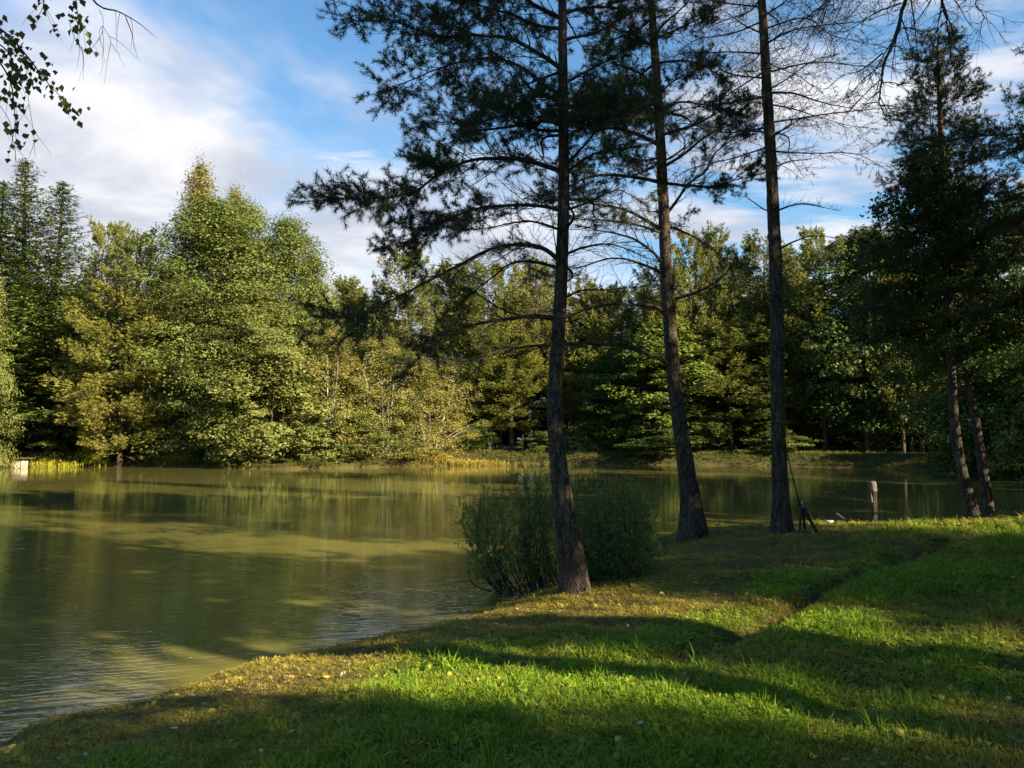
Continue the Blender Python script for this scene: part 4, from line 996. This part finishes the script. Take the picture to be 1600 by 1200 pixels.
# some lawn beside and behind the viewer too
PX.append(rs.uniform(-6, 8, 9000)); PY.append(rs.uniform(-3, 3, 9000))
x = np.concatenate(PX); y = np.concatenate(PY)
z, d_, lush, bare, far = ground_info(x, y)
ok = (d_ > .06) & (rs.random(len(x)) > bare * .6) & (far < .5)
x, y, z, d_, lush, bare = [q[ok] for q in (x, y, z, d_, lush, bare)]; n = len(x)
dist = np.hypot(x, y)
nn = fbm(x * 1.1, y * 1.1, 31, 4)
tint = np.clip(lush * 1.05 + .9 * (nn - .5) + rs.normal(size=n) * .12 - .35 * bare, 0, 1)
sc_ = (.5 + .6 * lush + 1.3 * (fbm(x * 2.1, y * 2.1, 33, 3) - .45) + .7 * (fbm(x * 7, y * 7, 35, 2) - .5)) * rs.uniform(.6, 1.45, n) * (1 + np.clip(dist - 7, 0, 15) * .075) * (1 - .5 * bare)
sc_ = np.clip(sc_ * .9, .4, 4)
idx = np.where(rs.random(n) < lush * .75, rs.choice([0, 1, 2, 3, 4, 4, 6], n, p=[.22, .2, .2, .1, .12, .1, .06]), rs.choice([0, 5, 5, 1, 4], n))
rot = np.column_stack((rs.normal(size=n) * .3, rs.normal(size=n) * .3, rs.uniform(0, 6.283, n)))
scatter('grass', np.column_stack((x, y, z)), rot, sc_, tint, idx, lawn_lib, M_GRASS)
# far and side banks
n = 90000
ii = rs.integers(0, len(shore), n * 2); t = rs.random(n * 2)
a0 = shore[ii]; a1 = shore[(ii + 1) % len(shore)]; seglen = np.hypot(*(a1 - a0).T); keep = rs.random(n * 2) < seglen / 14
pp = (a0 + (a1 - a0) * t[:, None])[keep]; pp = pp + rs.normal(size=pp.shape) * 2.6
x, y = pp[:, 0], pp[:, 1]; z, d_, lush, bare, far = ground_info(x, y); ok = (d_ > .02) & (d_ < 5.5) & (y > 19) & (far > .1)
x, y, z, d_ = [q[ok] for q in (x, y, z, d_)]; n = len(x)
tint = np.clip(.75 + 1.3 * (fbm(x * .5, y * .5, 44) - .55) + rs.normal(size=n) * .1 - .9 * sstep(-11, -6, x) * sstep(-3.0, -5, x) * sstep(3, 1, d_), 0, 1)
rot = np.column_stack((rs.normal(size=n) * .15, rs.normal(size=n) * .15, rs.uniform(0, 6.283, n)))
scatter('bank_grass', np.column_stack((x, y, z - .02)), rot, rs.uniform(.25, .75, n) * np.interp(d_, [0, 1, 3, 5], [.55, .7, .8, .7]), tint, rs.integers(0, 3, n), bank_lib, M_REED)

# golden reeds and yellow plants on the far bank
M_GOLD = leaf_mat('golden_reeds', (.32, .26, .05), (.42, .34, .07), (.24, .26, .05), .35)
M_YEL = leaf_mat('yellow_plants', (.30, .30, .03), (.42, .38, .04), (.25, .33, .04), .35)
def clump(name, cx, cy, w, dpt, hgt, n, mat, label, cat, seed):
    rs = np.random.default_rng(seed); base = (cx, cy, max(0, gz(cx, cy)))
    o = empty(name, base, label, cat); mb = MB(); mb2 = MB()
    px_ = rs.normal(size=n) * w * .4; py_ = rs.normal(size=n) * dpt * .4
    gz_ = np.maximum(ground_info(cx + px_, cy + py_)[0], 0) - base[2]
    for k in range(n):
        h_ = hgt * rs.uniform(.5, 1.1); a = rs.uniform(0, 6.28); l = rs.uniform(.1, .5) * h_
        q = np.array([(px_[k], py_[k], gz_[k]), (px_[k] + .3 * l * math.cos(a), py_[k] + .3 * l * math.sin(a), gz_[k] + h_ * .6), (px_[k] + l * math.cos(a), py_[k] + l * math.sin(a), gz_[k] + h_)])
        (mb2 if k % 6 == 0 else mb).add(*tube(q, [.016, .014, .003], 3), tint=rs.random())
        if k % 6 == 0: leaf_tris(mb2, q[[1, 1, 2, 2]] + rs.normal(size=(4, 3)) * .06, rdir(4, rs), .16, .4, rs, rs.random())
    link('blades', mb.mesh('blades', mat, False), o)['kind'] = 'stuff'; link('stalks', mb2.mesh('stalks', mat, False), o)['kind'] = 'stuff'
g1 = P(690, 722, 58.3); clump('reed_clump', g1[0], 58.6, 5.5, 1.0, .45, 1700, M_GOLD, 'golden sunlit reeds on the bank point below the yellow birch', 'reeds', 1)
g1 = P(80, 722, 56.0); clump('yellow_plant', g1[0], 56.0, 2.6, .9, .5, 500, M_YEL, 'yellow green waterside plants beside the white sluice box', 'plant', 2)
g1 = P(150, 722, 57.4); clump('yellow_plant', g1[0], 57.2, 1.3, .5, .7, 220, M_YEL, 'small patch of yellow plants alone on the left bank', 'plant', 3)
g1 = P(275, 722, 57.4); clump('yellow_plant', g1[0], 57.0, 1.8, .5, .7, 200, M_YEL, 'pale grassy clump on the bank below the shaded leafy tree', 'plant', 4)

# ------------------------------------------------------------------ sluice box at the far left
M_CONC = plain_mat('pale_concrete', (.34, .28, .22), (.50, .42, .34), 3, .8, .3); M_CDARK = plain_mat('weathered_wood', (.10, .075, .05), (.18, .14, .10), 6, .85, .4)
def box(mb, c, s, rz=0.0, mat=0, bev=0.0):
    x, y, z = [q / 2 for q in s]; V = np.array([(-x, -y, -z), (x, -y, -z), (x, y, -z), (-x, y, -z), (-x, -y, z), (x, -y, z), (x, y, z), (-x, y, z)])
    cs, sn = math.cos(rz), math.sin(rz); V = np.column_stack((V[:, 0] * cs - V[:, 1] * sn, V[:, 0] * sn + V[:, 1] * cs, V[:, 2])) + np.array(c)
    mb.add(V, [[0, 3, 2, 1], [4, 5, 6, 7], [0, 1, 5, 4], [1, 2, 6, 5], [2, 3, 7, 6], [3, 0, 4, 7]], .5, mat)
gs = P(23, 726, 53.6)
sb = empty('sluice_box', (gs[0], 54.2, 0), 'small white concrete sluice box in the water at the far left bank', 'sluice'); sb.scale = (.85, .85, .85)
def part(name, boxes, mat, parent, bevel=.01):
    mb = MB(); [box(mb, *q) for q in boxes]; me = mb.mesh(name, mat, False); o = link(name, me, parent)
    bm = o.modifiers.new('bevel', 'BEVEL'); bm.width = bevel; bm.segments = 2; return o
part('side_wall', [((-.34, 0, .02), (.10, .8, 1.1))], M_CDARK, sb)
part('side_wall', [((.34, 0, .02), (.08, .8, 1.1))], M_CONC, sb)
part('back_wall', [((0, .34, .02), (.59, .10, 1.08))], M_CONC, sb)
part('stop_board', [((0, -.30, -.03), (.595, .07, .92))], M_CONC, sb)
part('top_frame', [((0, -.36, .545), (.59, .07, .05))], M_CDARK, sb)
for k in range(5): part('walkway_plank', [((-.40 + k * .2, .95, .78), (.13, .9, .05))], M_CDARK, sb)

# ------------------------------------------------------------------ small things by the third pine
M_BLACK = plain_mat('black_fabric_and_metal', (.010, .010, .011), (.022, .022, .024), 20, .6, .2); M_WOODPALE = plain_mat('grey_wood', (.09, .08, .06), (.17, .15, .115), 14, .8, .4)
M_WHITE = plain_mat('white_plastic', (.30, .30, .28), (.45, .45, .43), 10, .5, .1)
def stick(name, pts, r, mat, parent, sides=8):
    mb = MB(); mb.add(*tube(pts, r, sides)); return link(name, mb.mesh(name, mat), parent)
def flatbar(name, a, b_, w, t, mat, parent):
    a = np.asarray(a, float); b_ = np.asarray(b_, float); ax = unit(b_ - a); s_ = unit(np.cross(ax, (0, 1, .02))) * w / 2; u_ = unit(np.cross(ax, s_)) * t / 2
    V = [a - s_ - u_, a + s_ - u_, a + s_ + u_, a - s_ + u_, b_ - s_ - u_, b_ + s_ - u_, b_ + s_ + u_, b_ - s_ + u_]
    mb = MB(); mb.add(V, [[0, 3, 2, 1], [4, 5, 6, 7], [0, 1, 5, 4], [1, 2, 6, 5], [2, 3, 7, 6], [3, 0, 4, 7]]); o = link(name, mb.mesh(name, mat, False), parent)
    bm = o.modifiers.new('bevel', 'BEVEL'); bm.width = min(w, t) * .25; bm.segments = 2; return o
YT = 14.3
o0 = P(1264, 833, YT); o0[2] = gz(o0[0], YT)
rr_ = empty('folding_stand', tuple(o0), 'black folding A frame stand standing in the grass right of the third pine', 'stand')
Q = lambda x, y, dy=0: P(x, y, YT + dy) - o0
flatbar('leg', Q(1256, 793), Q(1277, 834), .055, .05, M_BLACK, rr_); flatbar('leg', Q(1252, 793), Q(1249, 834), .040, .04, M_BLACK, rr_)
flatbar('leg', Q(1254, 793, .05), Q(1258, 828, .5), .04, .04, M_BLACK, rr_)
flatbar('foot_bar', Q(1249, 833), Q(1278, 834), .035, .05, M_BLACK, rr_); flatbar('foot_plate', Q(1262, 838), Q(1281, 838), .03, .16, M_WHITE, rr_)
part('hinge', [(tuple(Q(1254, 791)), (.055, .05, .05))], M_WOODPALE, rr_)
o1 = P(1250, 790, YT); pole = empty('fishing_rod', tuple(o1), 'thin dark rod leaning from the stand towards the third pine', 'rod')
stick('shaft', [np.zeros(3), P(1240, 752, YT) - o1, P(1232, 718, YT + .1) - o1, P(1229, 700, YT + .15) - o1], [.016, .013, .010, .006], M_BLACK, pole)
stick('grip', [np.zeros(3) + (0, -.001, -.02), P(1247, 779, YT) - o1], [.022, .021], M_BLACK, pole); stick('reel', [P(1249, 783, YT - .05) - o1, P(1252, 786, YT + .05) - o1], [.035, .035], M_WHITE, pole)
o1 = P(1366, 803, 17.2); o1[2] = gz(o1[0], 17.2) - .03
po = empty('wooden_post', tuple(o1), 'short leaning wooden post with pale block on top at the water edge', 'post')
flatbar('post', (0, 0, 0), P(1366, 768, 17.2) - o1, .10, .09, M_TWIG, po); flatbar('top_block', P(1366, 769, 17.2) - o1 + (0, 0, .002), P(1363, 752, 17.2) - o1, .12, .13, M_WOODPALE, po)
flatbar('side_strip', P(1364, 785, 17.2) - o1 + np.array((-.03, -.03, 0)), P(1361, 768, 17.2) - o1, .03, .03, M_WOODPALE, po)
o1 = P(1310, 808, 16.3); o1[2] = gz(o1[0], 16.3)
pl_ = empty('wooden_stick', tuple(o1), 'pale stick lying aslant at the water edge between stand and post', 'stick')
stick('stick', [P(1324, 815, 16.1) - o1, P(1307, 802, 16.5) - o1], [.022, .014], M_WOODPALE, pl_)
o1 = P(1296, 802, 16.6); o1[2] = gz(o1[0], 16.6)
mb = MB()
ph = np.linspace(0, math.pi, 9); prof = np.sin(ph) ** .8 * .07; mb.add(*tube(np.column_stack((np.linspace(-.12, .12, 9), 0 * ph, .08 + .02 * np.sin(ph * 3))), np.maximum(prof, .004), 10))
bg_ = link('plastic_bag', mb.mesh('plastic_bag', M_WHITE)); bg_.location = tuple(o1 - np.array((0, 0, .01))); bg_.scale = (.75, .75, .6); tag(bg_, 'small crumpled white bag on the shore left of the pale stick', 'bag')
# stake on the far bank (its reflection shows in the water)
o1 = P(1483, 716, 52.5); o1[2] = gz(o1[0], 52.5); ss = empty('white_stake', tuple(o1), 'white stake on the far bank seen left of the slim lakeside pine', 'stake')
flatbar('stake', (0, 0, -.05), (0.02, 0, 1.35), .16, .12, M_WHITE, ss); part('cap', [((.02, 0, 1.40), (.20, .16, .06))], M_WOODPALE, ss)

# bare weed stalks in the grass
for (x_, y_, hpx, Yd, lb_) in ((533, 1062, 46, None, 'thin dead weed stalk on the near bank in front of the water'), (880, 1020, 34, None, 'pale grass stalk leaning in the shaded near lawn')):
    g_ = G(x_, y_, .42); g_[2] = gz(g_[0], g_[1]); h_ = hpx / FPX * g_[1]
    wd = empty('weed_stalk', tuple(g_), lb_, 'weed'); stick('stem', [(0, 0, -.01), (.02 * h_ * 4, 0, h_ * .55), (-.1 * h_, 0, h_)], [.0035, .003, .0015], M_TWIG, wd, 5)
    for k in range(5): stick('twig', [(0, 0, h_ * (.35 + .12 * k)), ((-1) ** k * .12 * h_ * 1.2, .01, h_ * (.5 + .12 * k))], [.002, .001], M_TWIG, wd, 4)

# ------------------------------------------------------------------ fallen leaves
def litter_leaf_mesh(name, seed, mat):
    rs = np.random.default_rng(seed); n = 10; th = np.linspace(0, 6.283, n, endpoint=False)
    r = .5 * (1 + .10 * rs.normal(size=n)) * (1 - .22 * np.cos(th - 1.57) * 0) ; x = np.cos(th) * r * .78; y = np.sin(th) * r; y[np.argmax(y)] += .14
    z = .16 * x ** 2 * rs.uniform(.5, 3) + .25 * y ** 2 * rs.uniform(-1, 2) + rs.normal(size=n) * .02
    mb = MB(); V = np.vstack((np.column_stack((x, y, z)), (0, 0, 0))); mb.add(V, [[k, (k + 1) % n, n] for k in range(n)], rs.random()); return mb.mesh(name, mat)
M_FALL = [plain_mat('fallen_leaf_yellow', (.42, .27, .04), (.55, .38, .07), 30, .6, .3), plain_mat('fallen_leaf_brown', (.20, .11, .045), (.30, .18, .08), 30, .7, .3), plain_mat('fallen_leaf_pale', (.36, .32, .20), (.46, .42, .30), 30, .7, .3)]
lm = [litter_leaf_mesh('fallen_leaf', k, M_FALL[[0, 1, 2, 0, 1][k]]) for k in range(5)]
rs = np.random.default_rng(19)
cand = []
while len(cand) < 260:
    px_, py_ = rs.uniform(0, 1600), 1200 - 330 * rs.random() ** 1.1
    g_ = G(px_, py_, .42)
    if g_[1] > 11: continue
    zi, di, lu, ba, fa = [float(q[0]) for q in ground_info(g_[:1], g_[1:2])]
    if di < .1: continue
    if lu > .5 and rs.random() < .45: continue
    cand.append((g_[0], g_[1], zi))
for k, (x, y, z) in enumerate(cand):
    o = link('fallen_leaf', lm[rs.choice([0, 1, 2, 3, 4], p=[.22, .3, .12, .14, .22])], ground)
    s_ = rs.uniform(.025, .052); o.location = (x, y, z + rs.uniform(.012, .035)); o.scale = (s_, s_, s_); o.rotation_euler = (rs.normal() * .3, rs.normal() * .3, rs.uniform(0, 6.28))
# finer litter: small brown bits nobody could count, and specks floating on the water
mb = MB(); n = 9000; x, y = fan_points(n, 2.6, 16, rs, pw=.8); z, d_, lush, bare, far = ground_info(x, y); ok = (d_ > .05) & (rs.random(n) < .25 + .75 * np.maximum(bare, 1 - lush)); x, y, z = x[ok], y[ok], z[ok]
leaf_quads(mb, np.column_stack((x, y, z + .012)), unit(np.column_stack((rs.normal(size=(len(x), 2)) * .35, np.ones(len(x))))), rs.uniform(.012, .035, len(x)), .6, rs, rs.random(len(x)))
M_LIT = leaf_mat('leaf_litter', (.10, .055, .025), (.22, .13, .05), (.30, .22, .10), .1); link('leaf_litter', mb.mesh('leaf_litter', M_LIT, False), None, 'stuff')
mb = MB(); n = 1500; x = rs.uniform(-14, 30, n); y = rs.uniform(6, 55, n); near_right = rs.random(n) < np.where(x > 3, .9, .22)
d_ = lake_sd(x, y); ok = (d_ < -.2) & near_right; x, y = x[ok], y[ok]
leaf_quads(mb, np.column_stack((x, y, np.full(len(x), .006))), np.tile((0, 0, 1.), (len(x), 1)), rs.uniform(.03, .075, len(x)), .7, rs, rs.random(len(x)), fold=.02)
M_FLOAT = leaf_mat('floating_leaves', (.22, .20, .10), (.35, .33, .22), (.30, .22, .08), .1); link('floating_leaves', mb.mesh('floating_leaves', M_FLOAT, False), None, 'stuff')
